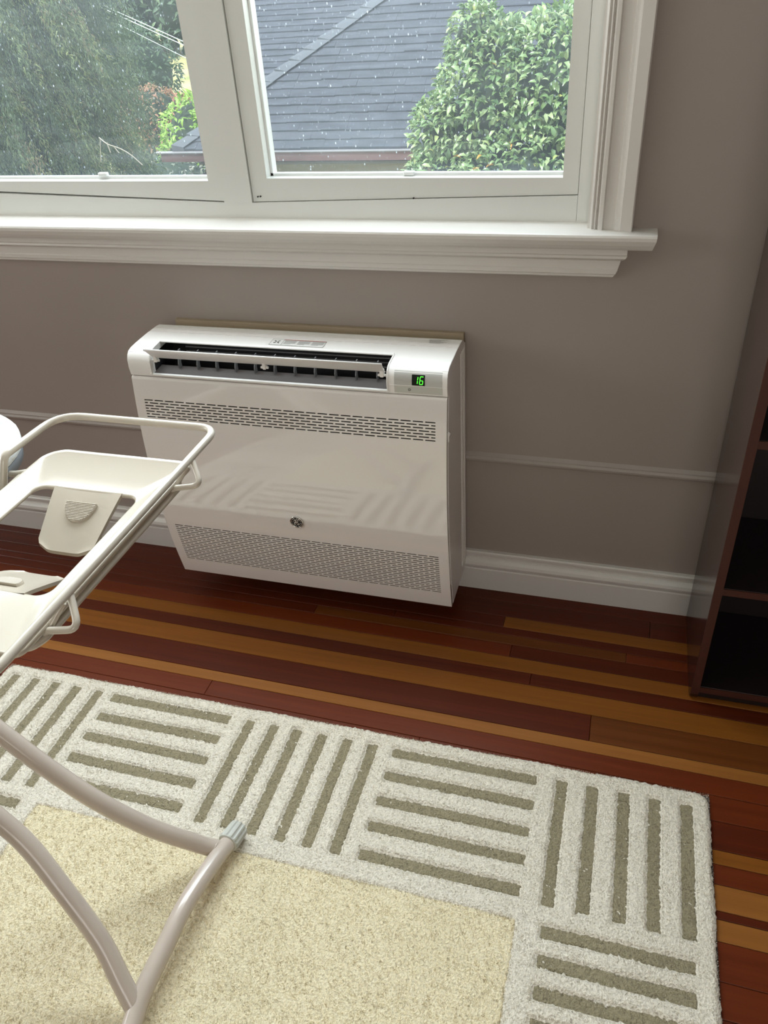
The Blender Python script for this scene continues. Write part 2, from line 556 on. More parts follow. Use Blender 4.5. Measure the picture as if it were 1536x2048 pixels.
mb.box((XL - 0.3, YB - 0.3, ZC), (XR + 0.3, T + 0.02, ZC + 0.15))
props(mb.build('ceiling', CEIL), kind='structure')
for nm, a, b in (('window_2', (XL - 0.05, -2.35, 0.9), (XL, -0.55, 2.1)), ('added_window_3', (0.85, YB - 0.05, 0.9), (2.15, YB, 2.1))):  # both out of view; the back one is added to light the front wall
    w = struct(nm)
    mb = MB()
    f = 0.05
    if nm == 'window_2':
        mb.box(a, (b[0], a[1] + f, b[2])); mb.box((a[0], b[1] - f, a[2]), b); mb.box(a, (b[0], b[1], a[2] + f)); mb.box((a[0], a[1], b[2] - f), b); mb.box((a[0], -1.48, a[2]), (b[0], -1.42, b[2]))
    else:
        mb.box(a, (a[0] + f, b[1], b[2])); mb.box((b[0] - f, a[1], a[2]), b); mb.box(a, (b[0], b[1], a[2] + f)); mb.box((a[0], a[1], b[2] - f), b); mb.box((1.47, a[1], a[2]), (1.53, b[1], b[2]))
    mb.build('frame', VINYL, w)

# floor: planks one by one
fl = props(MB().build('floor', SUBFLOOR), 'fir strip floor of orange and dark red boards', kind='structure')
_m = MB(); _m.box((XL, YB, -0.2), (XR, 0, -0.016))
fl.data = _m.build('floor_tmp', SUBFLOOR).data
bpy.data.objects.remove(bpy.data.objects['floor_tmp'], do_unlink=True)
rows = [(0.0, -0.052, 'd', [(0.3, 'd'), (1.6, 'r')]), (-0.052, -0.106, 'd', [(-0.9, 'd'), (1.15, 'd')]),
        (-0.106, -0.143, 'd', [(0.815, 'o'), (1.9, 'b')]), (-0.143, -0.168, 'r', [(-0.7, 'd'), (0.55, 'd')]),
        (-0.168, -0.198, 'b', [(-1.1, 'd'), (0.35, 'b'), (1.1, 'r')]),
        (-0.198, -0.238, 'r', [(-1.3, 'r'), (0.845, 'd')]), (-0.238, -0.278, 'o', [(-0.6, 'o'), (1.7, 'b')]), (-0.278, -0.313, 'd', [(0.9, 'd'), (2.0, 'r')]),
        (-0.313, -0.367, 'o', [(-1.0, 'o'), (1.6, 'o')]), (-0.367, -0.435, 'r', [(-0.35, 'd'), (1.036, 'b')]), (-0.435, -0.464, 'p', [(-0.8, 'p'), (1.8, 'o')]),
        (-0.464, -0.508, 'r', [(0.2, 'r'), (1.5, 'b')]), (-0.508, -0.563, 'r', [(-0.5, 'r'), (0.7, 'r')]), (-0.563, -0.622, 'd', [(0.0, 'd')]),
        (-0.622, -0.650, 'o', [(0.5, 'o')]), (-0.650, -0.688, 'd', [(0.6, 'r')]), (-0.688, -0.735, 'o', [(0.2, 'p')]), (-0.735, -0.750, 'd', [(0.9, 'd')]),
        (-0.750, -0.787, 'o', [(0.4, 'p')]), (-0.787, -0.850, 'r', [(-0.2, 'r')]), (-0.850, -0.905, 'r', [(0.7, 'r')]), (-0.905, -0.960, 'r', [(-0.5, 'd')])]
y = -0.960
k = 0
while y > YB + 0.01:
    w = random.choice([0.048, 0.055, 0.062])
    c = random.choice('oroddrbor')
    rows.append((y, max(y - w, YB), c, [(random.uniform(-1.5, 1.8), random.choice('ordrb'))]))
    y -= w
SLOPE = -0.012
def plank(x0, x1, ya, yb, c):
    mb = MB()
    g = 0.0004
    x0 += g; x1 -= g
    ya -= g; yb += g
    d = (SLOPE * (x0 - 0.7), SLOPE * (x1 - 0.7))
    fa = min(1.0, max(0.0, (-ya) / 0.09)) ; fb = min(1.0, max(0.0, (-yb) / 0.09))
    e = 0.0010
    vs = []
    for zz, ins in ((-0.016, 0), (-0.0008, 0), (0.0, e)):
        vs += [(x0 + ins, yb + ins + d[0] * fb, zz), (x1 - ins, yb + ins + d[1] * fb, zz), (x1 - ins, ya - ins + d[1] * fa, zz), (x0 + ins, ya - ins + d[0] * fa, zz)]
    fs = [(0, 3, 2, 1), (8, 9, 10, 11)]
    for l in (0, 4):
        for i in range(4):
            j = (i + 1) % 4
            fs.append((l + i, l + j, l + 4 + j, l + 4 + i))
    mb.add(vs, fs)
    mb.build('plank', WOOD[c], fl)
for ya, yb, c, js in rows:
    if yb >= ya: continue
    x = XL + 0.001
    cc = c
    for jx, jc in js:
        plank(x, jx, ya, yb, cc)
        x, cc = jx, jc
    plank(x, XR - 0.001, ya, yb, cc)

# baseboard and panel moulding, both run behind the appliance
BBP = [(0, 0), (-0.018, 0), (-0.018, 0.062), (-0.0165, 0.066), (-0.0195, 0.070), (-0.0215, 0.078), (-0.0195, 0.086), (-0.0135, 0.091), (-0.0085, 0.093), (-0.0085, 0.098), (-0.0115, 0.103), (-0.012, 0.109), (-0.009, 0.112), (0, 0.112)]
mb = MB(); mb.prism(BBP, 0, XL, XR); props(mb.build('baseboard_front', TRIM), 'white moulded baseboard under the window wall', kind='structure')
mb = MB(); mb.prism([(-p[0] + XL, p[1]) for p in BBP], 1, YB, -0.03); props(mb.build('baseboard_left', TRIM), kind='structure')
mb = MB(); mb.prism([(XR + p[0], p[1]) for p in BBP], 1, YB, -0.03); props(mb.build('baseboard_right', TRIM), kind='structure')
RAIL = mat('rail_paint', (0.33, 0.293, 0.266), 0.5)
mb = MB(); mb.prism([(0, 0.368), (-0.005, 0.368), (-0.008, 0.372), (-0.009, 0.377), (-0.006, 0.382), (-0.006, 0.385), (0, 0.392)], 0, XL, XR)
props(mb.build('trim_1', RAIL), 'thin wall-coloured chair rail moulding', kind='structure')

# ------------------------------------------------------------------ window_1
win = struct('window_1', 'wide white vinyl window with painted sill and casing')
# sill (stool) with eased nose and returned end
sp = [(0.10, 0.865), (0.10, 0.8935), (-0.047, 0.8935), (-0.050, 0.8925), (-0.0518, 0.889), (-0.0515, 0.883), (-0.047, 0.874), (-0.043, 0.868), (-0.040, 0.8645)]
mb = MB(); mb.prism(sp, 0, -1.30, 1.052)
mb.v = [(x if not (x > 1 and z < 0.885) else x - (0.885 - z) * 0.28, yy, z) for x, yy, z in mb.v]
# inner part of the stool only as wide as the opening
o = mb.build('sill', TRIM, win)
for v in o.data.vertices:
    if v.co.y > 0.05:
        v.co.y = 0.0
mb = MB(); mb.box((WX0, 0.0, 0.868), (WX1, T, 0.8935)); mb.build('sill_board', TRIM, win)
# apron, ogee profile and shaped end
ap = [(0, 0.8645), (-0.030, 0.8645), (-0.030, 0.852), (-0.0265, 0.849), (-0.0285, 0.845), (-0.0235, 0.841), (-0.0165, 0.838), (-0.015, 0.822), (-0.0165, 0.820), (-0.0155, 0.812), (-0.0125, 0.810), (-0.012, 0.806), (-0.007, 0.803), (0, 0.802)]
mb = MB(); mb.prism(ap, 0, -1.25, 1.004)
def _apx(x, yy, z):
    if x < 1: return x
    t = (0.8645 - z)
    e = 0 if t < 0.014 else (t - 0.014) * 0.42 + (0.003 if t > 0.024 else 0) - 0.002 * math.sin(t * 160)
    return x - e
mb.v = [(_apx(*p), p[1], p[2]) for p in mb.v]
mb.build('apron', TRIM, win)
# casings
def casing(x0, x1, name='casing'):
    s = (x1 - x0)
    sg = 1 if s > 0 else -1
    pr = [(0, 0), (0, -0.010), (0.05, -0.0125), (0.09, -0.009), (0.13, -0.015), (0.17, -0.010), (0.22, -0.0175), (0.30, -0.0185), (0.335, -0.013), (0.37, -0.012), (0.57, -0.013), (0.60, -0.018), (0.655, -0.0195), (0.70, -0.0215), (0.72, -0.0245), (0.97, -0.026), (1.0, -0.0235), (1.0, 0)]
    poly = [(x0 + s * p[0], p[1]) for p in pr]
    mb = MB(); mb.prism(poly, 2, 0.8935, 2.42)
    return mb.build(name, TRIM, win)
casing(0.9315, 1.008)
casing(-1.177, -1.254)
mb = MB(); mb.box((-1.25, -0.026, 2.34), (1.006, 0, 2.43)); mb.build('head_casing', TRIM, win)
# jamb lining
mb = MB()
mb.box((0.928, -0.006, 0.8935), (WX1, T, WZ1)); mb.box((WX0, -0.006, 0.8935), (WX0 + 0.007, T, WZ1)); mb.box((WX0, -0.006, WZ1 - 0.007), (WX1, T, WZ1))
mb.build('jamb', TRIM, win)
# outer vinyl frame, slightly sagging groove line along the bottom rail
FY = 0.035
mb = MB()
def quadbox(mb, x0, x1, za0, za1, zb0, zb1, y0, y1):
    vs = []
    for yy in (y0, y1):
        vs += [(x0, yy, za0), (x1, yy, zb0), (x1, yy, zb1), (x0, yy, za1)]
    mb.add(vs, [(0, 1, 2, 3), (7, 6, 5, 4), (0, 4, 5, 1), (1, 5, 6, 2), (2, 6, 7, 3), (3, 7, 4, 0)])
quadbox(mb, -0.53, 0.208, 0.893, 0.9455, 0.893, 0.9235, FY, 0.12)
quadbox(mb, 0.208, 0.904, 0.893, 0.9235, 0.893, 0.9405, FY, 0.12)
mb.box((-1.173, FY, 0.893), (-0.53, 0.12, 0.936))
mb.box((0.9045, FY, 0.893), (0.928, 0.12, 2.323))
mb.box((-1.173, FY, 0.936), (-1.149, 0.12, 2.323))
mb.box((-1.149, FY, 2.28), (0.9045, 0.12, 2.323))
mb.build('frame', VINYL, win)
mb = MB(); mb.box((0.1765, FY - 0.001, 0.9235), (0.2405, 0.12, 2.28)); mb.build('mullion_post', VINYL, win)
mb = MB(); mb.box((-0.565, FY - 0.001, 0.936), (-0.501, 0.12, 2.28)); mb.build('mullion_post', VINYL, win)
def sash(x0, x1, g0, g1, zl, zr, zg):
    """x0..x1 sash, g0..g1 glass, bottom edge zl->zr, glass bottom zg"""
    y0, y1 = FY + 0.004, 0.095
    zt, zgt = 2.278, 2.23
    mb = MB()
    quadbox(mb, x0, x1, zl, zg, zr, zg, y0, y1)
    mb.box((x0, y0, zg), (g0, y1, zgt)); mb.box((g1, y0, zg), (x1, y1, zgt)); mb.box((x0, y0, zgt), (x1, y1, zt))
    o = mb.build('sash', VINYL, win)
    # glazing spacer
    mb = MB()
    b = 0.005
    for yy in (0.062,):
        mb.box((g0, yy, zg), (g1, yy + 0.012, zg + b)); mb.box((g0, yy, zg), (g0 + b, yy + 0.012, zgt)); mb.box((g1 - b * 0.4, yy, zg), (g1, yy + 0.012, zgt))
    mb.build('glazing_spacer', SPACER, o)
    mb = MB(); mb.add([(g0 - 0.003, 0.068, zg - 0.003), (g1 + 0.003, 0.068, zg - 0.003), (g1 + 0.003, 0.068, zgt + 0.003), (g0 - 0.003, 0.068, zgt + 0.003)], [(0, 1, 2, 3)])
    mb.build('glass', GLASS, o)
    return o
sL = sash(-0.500, 0.175, -0.466, 0.1445, 0.9485, 0.9265, 0.9665)
sR = sash(0.242, 0.9035, 0.279, 0.8745, 0.9255, 0.9420, 0.9715)
sF = sash(-1.148, -0.566, -1.112, -0.600, 0.939, 0.939, 0.968)
# dark groove under the sashes is an open joint; latches and weep screws
for s_, x in ((sL, -0.120), (sR, 0.574)):
    mb = MB(); mb.box((x - 0.010, 0.055, 0.972), (x + 0.012, 0.066, 0.980), 0.0015); mb.build('screen_clip', SPACER, s_)
for x, z in ((0.254, 0.936), (0.260, 0.9365), (0.588, 0.9345)):
    mb = MB(); mb.tube([(x, 0.036, z), (x, 0.0395, z)], 0.0016, 8); mb.build('screw', BLACK, sR)

# ------------------------------------------------------------------ air conditioner
AC = props(empty('air_conditioner', (0.35, -0.012, 0.073)), 'white wall-mounted floor console air conditioner with slotted glossy front panel and green 16 display', 'air conditioner')
AO = (0.35, -0.012, 0.073)
def apart(mb, name, m, parent=None):
    o = shift(mb, AO).build(name, m, None)
    o.parent = parent or AC
    return o
W_ = 0.70
ZB, ZP = 0.073, 0.6184
def D(z): return -(0.2112 - 0.3461 * (z - 0.37) ** 2)
# body shell sides (profile), hollow: two side plates + back + bottom + top
side = [(-0.012, ZB + 0.004)] + [(D(ZB) + 0.012, ZB + 0.002)]
for i in range(13):
    z = ZB + 0.01 + (ZP - ZB - 0.01) * i / 12
    side.append((D(z) + 0.014, z))
side += [(-0.187, 0.6205), (-0.189, 0.640), (-0.186, 0.660), (-0.178, 0.6705), (-0.168, 0.6735), (-0.10, 0.6775), (-0.045, 0.6770), (-0.030, 0.672), (-0.022, 0.664), (-0.012, 0.660)]
mb = MB()
mb.prism(side, 0, 0.0, 0.012)
mb.prism(side, 0, W_ - 0.012, W_)
# shallow vertical ribs on the sides near the wall
for yy in (-0.150, -0.060, -0.048, -0.036, -0.024):
    mb.box((-0.0012, yy - 0.0025, ZB + 0.03), (W_ + 0.0012, yy + 0.0025, 0.655)) if yy > -0.1 else None
mb.box((0.012, -0.016, ZB + 0.004), (W_ - 0.012, -0.012, 0.66))
mb.box((0.012, -0.18, ZB + 0.004), (W_ - 0.012, -0.012, ZB + 0.010))
apart(mb, 'side_casing', ACSIDE)
# bezel (upper front) with the outlet opening, thin display area; built from the profile in x-segments
OX0, OX1, OZ0, OZ1 = 0.055, 0.580, 0.6255, 0.668
topprof = [(-0.1885, 0.6215), (-0.1905, 0.640), (-0.1885, 0.656), (-0.1835, 0.666), (-0.176, 0.6715), (-0.166, 0.6745), (-0.145, 0.6763), (-0.10, 0.6782), (-0.085, 0.6784)]
backprof = [(-0.085, 0.6784), (-0.0845, 0.6768), (-0.083, 0.6768), (-0.0825, 0.6783), (-0.068, 0.6783), (-0.0675, 0.6768), (-0.066, 0.6768), (-0.0655, 0.6782), (-0.052, 0.678), (-0.0515, 0.6765), (-0.050, 0.6765), (-0.0495, 0.6777), (-0.040, 0.6765), (-0.030, 0.672), (-0.022, 0.664), (-0.0155, 0.661)]
def strip(mb, prof, x0, x1, thick=0.004, smooth=True):
    n = len(prof)
    vs = [(x0, p[0], p[1]) for p in prof] + [(x1, p[0], p[1]) for p in prof]
    mb.add(vs, [(i, n + i, n + i + 1, i + 1) for i in range(n - 1)], smooth)
    inn = [(p[0] + thick * 0.9, p[1] - thick * 0.6) for p in prof]
    vs = [(x0, p[0], p[1]) for p in inn] + [(x1, p[0], p[1]) for p in inn]
    mb.add(vs, [(i + 1, n + i + 1, n + i, i) for i in range(n - 1)], smooth)
    for x, rev in ((x0, 0), (x1, 1)):
        vs = [(x, p[0], p[1]) for p in prof] + [(x, p[0], p[1]) for p in inn]
        mb.add(vs, [((i, i + 1, n + i + 1, n + i) if rev else (i, n + i, n + i + 1, i + 1)) for i in range(n - 1)])
    for i in (0, n - 1):
        mb.add([(x0, *prof[i]), (x1, *prof[i]), (x1, *inn[i]), (x0, *inn[i])], [(0, 1, 2, 3)])
mb = MB()
strip(mb, topprof, 0.0005, OX0)
strip(mb, topprof, OX1, W_ - 0.0005)
# opening: the outlet spans from just above the lower lip up over the front shoulder to y=-0.135
strip(mb, [(-0.1885, 0.6215), (-0.1892, 0.6262)], OX0, OX1)
strip(mb, [(-0.134, 0.6768), (-0.10, 0.6782), (-0.085, 0.6784)], OX0, OX1)
strip(mb, backprof, 0.0005, W_ - 0.0005, 0.003, False)
# frame lip around the opening
mb.box((OX0 - 0.0035, -0.1922, 0.6255), (OX0, -0.135, 0.629))
for x in (OX0, OX1):
    pr = [(-0.1912, 0.6262), (-0.1930, 0.640), (-0.1910, 0.656), (-0.1855, 0.6675), (-0.1775, 0.6735), (-0.166, 0.6765), (-0.145, 0.6783), (-0.132, 0.6788)]
    n = len(pr)
    lip = pr + [(p[0] + 0.016, p[1] - 0.012) for p in reversed(pr)]
    mb.prism(lip, 0, x - 0.0012, x + 0.0012)
mb.box((OX0, -0.1915, 0.6245), (OX1, -0.180, 0.6270), 0.0006)
mb.prism([(-0.137, 0.6772), (-0.137, 0.6795), (-0.129, 0.6797), (-0.129, 0.6775)], 0, OX0, OX1)
# end chamfers of the top
apart(mb, 'bezel', ACWHITE)
# cavity
mb = MB()
mb.add([(OX0, -0.186, 0.627), (OX1, -0.186, 0.627), (OX1, -0.10, 0.600), (OX0, -0.10, 0.600), (OX0, -0.085, 0.672), (OX1, -0.085, 0.672), (OX1, -0.134, 0.676), (OX0, -0.134, 0.676)],
       [(0, 1, 2, 3), (3, 2, 5, 4), (4, 5, 6, 7), (0, 3, 4, 7), (1, 6, 5, 2)])
cav = apart(mb, 'outlet_duct', DARK)
FLOORC = mat('duct_floor', (0.055, 0.045, 0.042), 0.5)
mb = MB(); mb.box((OX0 + 0.001, -0.186, 0.6235), (OX1 - 0.001, -0.150, 0.6268)); 
mb.v = [(x, yy, z + (0.004 if yy > -0.17 else 0)) for x, yy, z in mb.v]
apart(mb, 'duct_floor', FLOORC)
for i in range(11):
    x = 0.105 + i * 0.0445
    mb = MB(); mb.prism([(-0.158, 0.622), (-0.162, 0.640), (-0.150, 0.668), (-0.143, 0.668), (-0.150, 0.640), (-0.148, 0.618)], 0, x - 0.0010, x + 0.0010)
    apart(mb, 'vane', VANE, cav)
mb = MB()
for zz in (0.632, 0.642, 0.652, 0.662):
    mb.tube([(OX0 + 0.05, -0.118, zz), (OX1 - 0.005, -0.118, zz)], 0.0016, 6)
apart(mb, 'inner_grille', VANE)
# swing louver: long curved blade standing open across the outlet
lp = []
for i in range(9):
    t = i / 8
    lp.append((-0.2000 + 0.018 * t ** 1.5, 0.6865 - 0.0250 * t))
blade = lp + [(p[0] + 0.0022, p[1] + 0.0012) for p in reversed(lp)]
mb = MB(); mb.prism(blade, 0, OX0 + 0.006, OX1 - 0.006, True)
mb.v = [(x - 0.008 if (x < 0.1 and z > 0.682) else x, yy, z) for x, yy, z in mb.v]
louv = apart(mb, 'louver_blade', ACWHITE)
for x in (OX0 + 0.012, 0.318, OX1 - 0.012):
    mb = MB(); mb.box((x - 0.004, -0.187, 0.652), (x + 0.004, -0.176, 0.668), 0.0015); mb.tube([(x - 0.008, -0.183, 0.656), (x + 0.008, -0.183, 0.656)], 0.0028, 8)
    apart(mb, 'louver_hinge', ACWHITE, louv)
# front panel with real slots
PX0, PX1 = 0.0008, W_ - 0.0008
mb = MB()
PD = 0.0012
def pt(x, z, back=0.0): return (x, D(z) + back, z)
def pq(x0, x1, z0, z1):
    mb.add([pt(x0, z0), pt(x1, z0), pt(x1, z1), pt(x0, z1)], [(0, 1, 2, 3)], True)
def band(z0, z1, n):
    for i in range(n):
        pq(PX0, PX1, z0 + (z1 - z0) * i / n, z0 + (z1 - z0) * (i + 1) / n)
SM, NCOL, GAP = 0.0235, 26, 0.0044
pitch = (W_ - 2 * SM + GAP) / NCOL
def grille(zt, zb, nr):
    dz = (zt - zb) / (nr - 1)
    sh = 0.0027
    zprev = zb - sh / 2
    for r in range(nr):
        z = zb + r * dz
        z0, z1 = z - sh / 2, z + sh / 2
        if r: pq(PX0, PX1, zprev, z0)
        zprev = z1
        odd = (nr - 1 - r) % 2
        spans = []
        if not odd:
            for c in range(NCOL):
                spans.append((SM + c * pitch, SM + c * pitch + pitch - GAP))
        else:
            spans.append((SM, SM + pitch * 0.5 - GAP * 1.1))
            for c in range(NCOL - 1):
                a = SM + pitch * 0.5 + c * pitch - GAP * 0.1
                spans.append((a, a + pitch - GAP))
            spans.append((SM + (NCOL - 0.5) * pitch - GAP * 0.1, W_ - SM))
        x = PX0
        for a, b in spans:
            pq(x, a, z0, z1)
            x = b
            A, B, C_, E_ = pt(a, z0), pt(b, z0), pt(b, z1), pt(a, z1)
            a2, b2, c2, e2 = pt(a, z0, PD), pt(b, z0, PD), pt(b, z1, PD), pt(a, z1, PD)
            mb.add([A, B, C_, E_, a2, b2, c2, e2], [(1, 0, 4, 5), (2, 1, 5, 6), (3, 2, 6, 7), (0, 3, 7, 4)])
        pq(x, PX1, z0, z1)
    return zb - sh / 2, zt + sh / 2
g2 = grille(0.2347, 0.1222, 19)
g1 = grille(0.5671, 0.5286, 7)
band(ZB, g2[0], 4); band(g2[1], g1[0], 24); band(g1[1], ZP - 0.006, 5)
# rounded top lip and side returns
lipz = [(0, ZP - 0.006), (0.001, ZP - 0.003), (0.0035, ZP - 0.0008), (0.007, ZP), (0.014, ZP)]
vs = [(x, D(ZP - 0.006) + a, z) for x in (PX0, PX1) for a, z in lipz]
mb.add(vs, [(i, 5 + i, 6 + i, i + 1) for i in range(4)], True)
for x, rev in ((PX0, 0), (PX1, 1)):
    n = 40
    zs = [ZB + (ZP - 0.002 - ZB) * i / n for i in range(n + 1)]
    vs = [pt(x, z) for z in zs] + [pt(x, z, 0.013) for z in zs]
    mb.add(vs, [((i, i + 1, n + 2 + i, n + 1 + i) if rev else (i, n + 1 + i, n + 2 + i, i + 1)) for i in range(n)])
mb.add([pt(PX0, ZB), pt(PX1, ZB), pt(PX1, ZB, 0.013), pt(PX0, ZB, 0.013)], [(0, 3, 2, 1)])
panel = apart(mb, 'front_panel', ACGLOSS)
mb = MB()
n = 24
zs = [ZB + 0.006 + (ZP - 0.012 - ZB) * i / n for i in range(n + 1)]
vs = [(x, D(z) + 0.009, z) for x in (0.013, W_ - 0.013) for z in zs]
mb.add(vs, [(i, n + 1 + i, n + 2 + i, i + 1) for i in range(n)])
apart(mb, 'dark_backing', SLOT)  # black sheet behind the slots, the interior's shade put into its colour
# side panel latch
mb = MB(); mb.box((W_, -0.196, 0.524), (W_ + 0.003, -0.190, 0.545), 0.001); mb.box((W_, -0.193, 0.536), (W_ + 0.004, -0.186, 0.541), 0.001)
apart(mb, 'panel_latch', ACWHITE)
# silver control area, display, segments, button
def on_bezel(x, z, off=0.0):
    # y on the bezel face at height z
    for i in range(len(topprof) - 1):
        (y0, z0), (y1, z1) = topprof[i], topprof[i + 1]
        if z0 <= z <= z1:
            return (x, y0 + (y1 - y0) * (z - z0) / (z1 - z0) - off, z)
    return (x, topprof[4][0] - off, z)
mb = MB()
zs = [0.624, 0.630, 0.636, 0.642, 0.648, 0.654, 0.660, 0.664, 0.668]
vs = [on_bezel(x, z, 0.0006) for x in (0.594, 0.690) for z in zs]
n = len(zs)
mb.add(vs, [(i, n + i, n + i + 1, i + 1) for i in range(n - 1)], True)
ctl = apart(mb, 'control_panel', ACGREY)
mb = MB()
vs = [on_bezel(x, z, 0.0012) for x in (0.630, 0.656) for z in (0.6425, 0.648, 0.654, 0.660, 0.663)]
mb.add(vs, [(i, 5 + i, 6 + i, i + 1) for i in range(4)])
scr = apart(mb, 'display_window', SCREEN, AC)
def seg(mb, x0, z0, x1, z1, w):
    sl = 0.12
    d = Vector((x1 - x0, z1 - z0)); d.normalize(); nn = Vector((-d.y, d.x)) * w / 2
    q = [(x0 + nn.x, z0 + nn.y), (x0 - nn.x, z0 - nn.y), (x1 - nn.x, z1 - nn.y), (x1 + nn.x, z1 + nn.y)]
    vs = [on_bezel(a + (b - 0.645) * sl, b, 0.0018) for a, b in q]
    mb.add(vs, [(0, 1, 2, 3), (3, 2, 1, 0)])
def digit(mb, x, ch):
    w, z0, z1, z2, t = 0.0062, 0.6455, 0.6528, 0.6602, 0.0015
    g = 0.0008
    S = {'a': (x, z2, x + w, z2), 'd': (x, z0, x + w, z0), 'g': (x, z1, x + w, z1), 'f': (x, z1 + g, x, z2 - g), 'e': (x, z0 + g, x, z1 - g), 'b': (x + w, z1 + g, x + w, z2 - g), 'c': (x + w, z0 + g, x + w, z1 - g)}
    for c in {'1': 'bc', '6': 'acdefg'}[ch]:
        seg(mb, *S[c], t)
mb = MB(); digit(mb, 0.6345, '1'); apart(mb, 'display_digit', GREEN, scr)
mb = MB(); digit(mb, 0.6452, '6'); apart(mb, 'display_digit', GREEN, scr)
mb = MB()
bx, bz = 0.6245, 0.6325
ring = [on_bezel(bx + 0.0026 * math.sin(a), bz + 0.0026 * math.cos(a), 0.0012) for a in [0.5 + i * (2 * math.pi - 1.0) / 16 for i in range(17)]]
mb.tube(ring, 0.00035, 5)
mb.tube([on_bezel(bx, bz + 0.0005, 0.0012), on_bezel(bx, bz + 0.0032, 0.0012)], 0.00035, 5)
apart(mb, 'power_symbol', BLACK, ctl)
# thin horizontal reflective accent line across bezel
mb = MB()
for zz in (0.6405,):
    mb.tube([on_bezel(0.583, zz, 0.0004), on_bezel(0.699, zz, 0.0004)], 0.0005, 6)
apart(mb, 'accent_line', ACWHITE)
# round badge
BZ = 0.2895; BX = 0.3495
badge_c = Vector((BX, D(BZ) - 0.0004, BZ))
nrm = Vector((0, -1, 0.0)).normalized()
slope = -2 * 0.3461 * (BZ - 0.37)
def bp(u, v, off=0.0):   # badge plane
    return (BX + u, D(BZ + v) - off, BZ + v)
mb = MB()
N = 32; R1 = 0.0150
mb.add([bp(0, 0, 0.0018)] + [bp(R1 * math.cos(2 * math.pi * i / N), R1 * math.sin(2 * math.pi * i / N), 0.0018) for i in range(N)], [(0, 1 + i, 1 + (i + 1) % N) for i in range(N)])
badge = apart(mb, 'badge', BLACK)
mb = MB(); mb.tube([bp(0.0152 * math.cos(2 * math.pi * i / N), 0.0152 * math.sin(2 * math.pi * i / N), 0.0012) for i in range(N)], 0.0013, 8, closed=True)
apart(mb, 'badge_ring', CHROME, badge)
mb = MB()
def stroke(pts, r=0.0007):
    mb.tube([Vector(bp(p[0] * 0.0095, p[1] * 0.0095, 0.0024)) for p in spline([(a, b, 0) for a, b in pts], 6)], r, 6)
# four curls around the rim
for q in range(4):
    a0 = math.radians(q * 90 + 15)
    stroke([(1.25 * math.cos(a0 + t), 1.25 * math.sin(a0 + t)) for t in (0, 0.3, 0.6, 0.9, 1.15)] + [(1.05 * math.cos(a0 + 1.25), 1.05 * math.sin(a0 + 1.25)), (1.0 * math.cos(a0 + 1.05), 1.0 * math.sin(a0 + 1.05))], 0.00055)
# script G
stroke([(-0.15, 0.35), (-0.05, 0.62), (-0.28, 0.78), (-0.55, 0.55), (-0.60, 0.22), (-0.38, 0.12), (-0.15, 0.30), (-0.05, 0.05), (-0.15, -0.35), (-0.42, -0.62), (-0.66, -0.45), (-0.50, -0.18), (-0.10, -0.02), (0.10, 0.10)])
# script E
stroke([(0.62, 0.50), (0.45, 0.72), (0.20, 0.60), (0.22, 0.28), (0.42, 0.18)])
stroke([(0.42, 0.18), (0.15, 0.0), (0.12, -0.38), (0.38, -0.62), (0.66, -0.45), (0.62, -0.18), (0.42, -0.20), (0.44, -0.36)])
apart(mb, 'badge_monogram', CHROME, badge)
# stickers on top
def top_z(yy):
    pr = topprof + backprof[1:]
    pr = [(-0.145, 0.6763), (-0.10, 0.6782), (-0.085, 0.6784), (-0.0495, 0.6784), (-0.04, 0.6775)]
    for i in range(len(pr) - 1):
        if pr[i][0] <= yy <= pr[i + 1][0]:
            return pr[i][1] + (pr[i + 1][1] - pr[i][1]) * (yy - pr[i][0]) / (pr[i + 1][0] - pr[i][0])
    return 0.6784
def flat(mb, x0, x1, y0, y1, off):
    mb.add([(x0, y0, top_z(y0) + off), (x1, y0, top_z(y0) + off), (x1, y1, top_z(y1) + off), (x0, y1, top_z(y1) + off)], [(0, 1, 2, 3)])
mb = MB(); flat(mb, 0.303, 0.424, -0.119, -0.091, 0.0005); stk = apart(mb, 'warning_sticker', LABELW)
mb = MB()
for a in ((0.303, 0.424, -0.1192, -0.1186), (0.303, 0.3036, -0.119, -0.091), (0.4234, 0.424, -0.119, -0.091), (0.3295, 0.3301, -0.119, -0.091), (0.303, 0.3295, -0.0916, -0.091)): flat(mb, *a, 0.0008)
cx_, cy_ = 0.3165, -0.1045
for q in range(4):
    a = math.radians(q * 90 + 40)
    for rr0, rr1, ww in ((0.002, 0.0085, 0.0024),):
        d = Vector((math.cos(a), math.sin(a), 0)); nn = Vector((-d.y, d.x, 0))
        c0 = Vector((cx_, cy_, 0))
        q4 = [c0 + d * 0.001 - nn * 0.001, c0 + d * rr1 - nn * ww * 0.2, c0 + d * rr1 + nn * ww, c0 + d * 0.004 + nn * ww]
        mb.add([(p.x, p.y, 0.6788) for p in q4], [(0, 1, 2, 3)])
apart(mb, 'sticker_outline', BLACK, stk)
mb = MB(); flat(mb, 0.3305, 0.4232, -0.0945, -0.0915, 0.0008); apart(mb, 'sticker_red_bar', LABELR, stk)
mb = MB()
for c in range(3):
    x0 = 0.333 + c * 0.031
    for r in range(5):
        yy = -0.0985 - r * 0.0035
        flat(mb, x0, x0 + (0.026 if r < 4 else 0.016), yy, yy + 0.0018, 0.0008)
apart(mb, 'sticker_print', LABELG, stk)
mb = MB()
for r in range(6):
    yy = -0.052 - r * 0.0035
    flat(mb, 0.634 + r * 0.0005, 0.672 - (r % 3) * 0.006, yy, yy + 0.0013, 0.0004)
apart(mb, 'rating_print', LABELG)

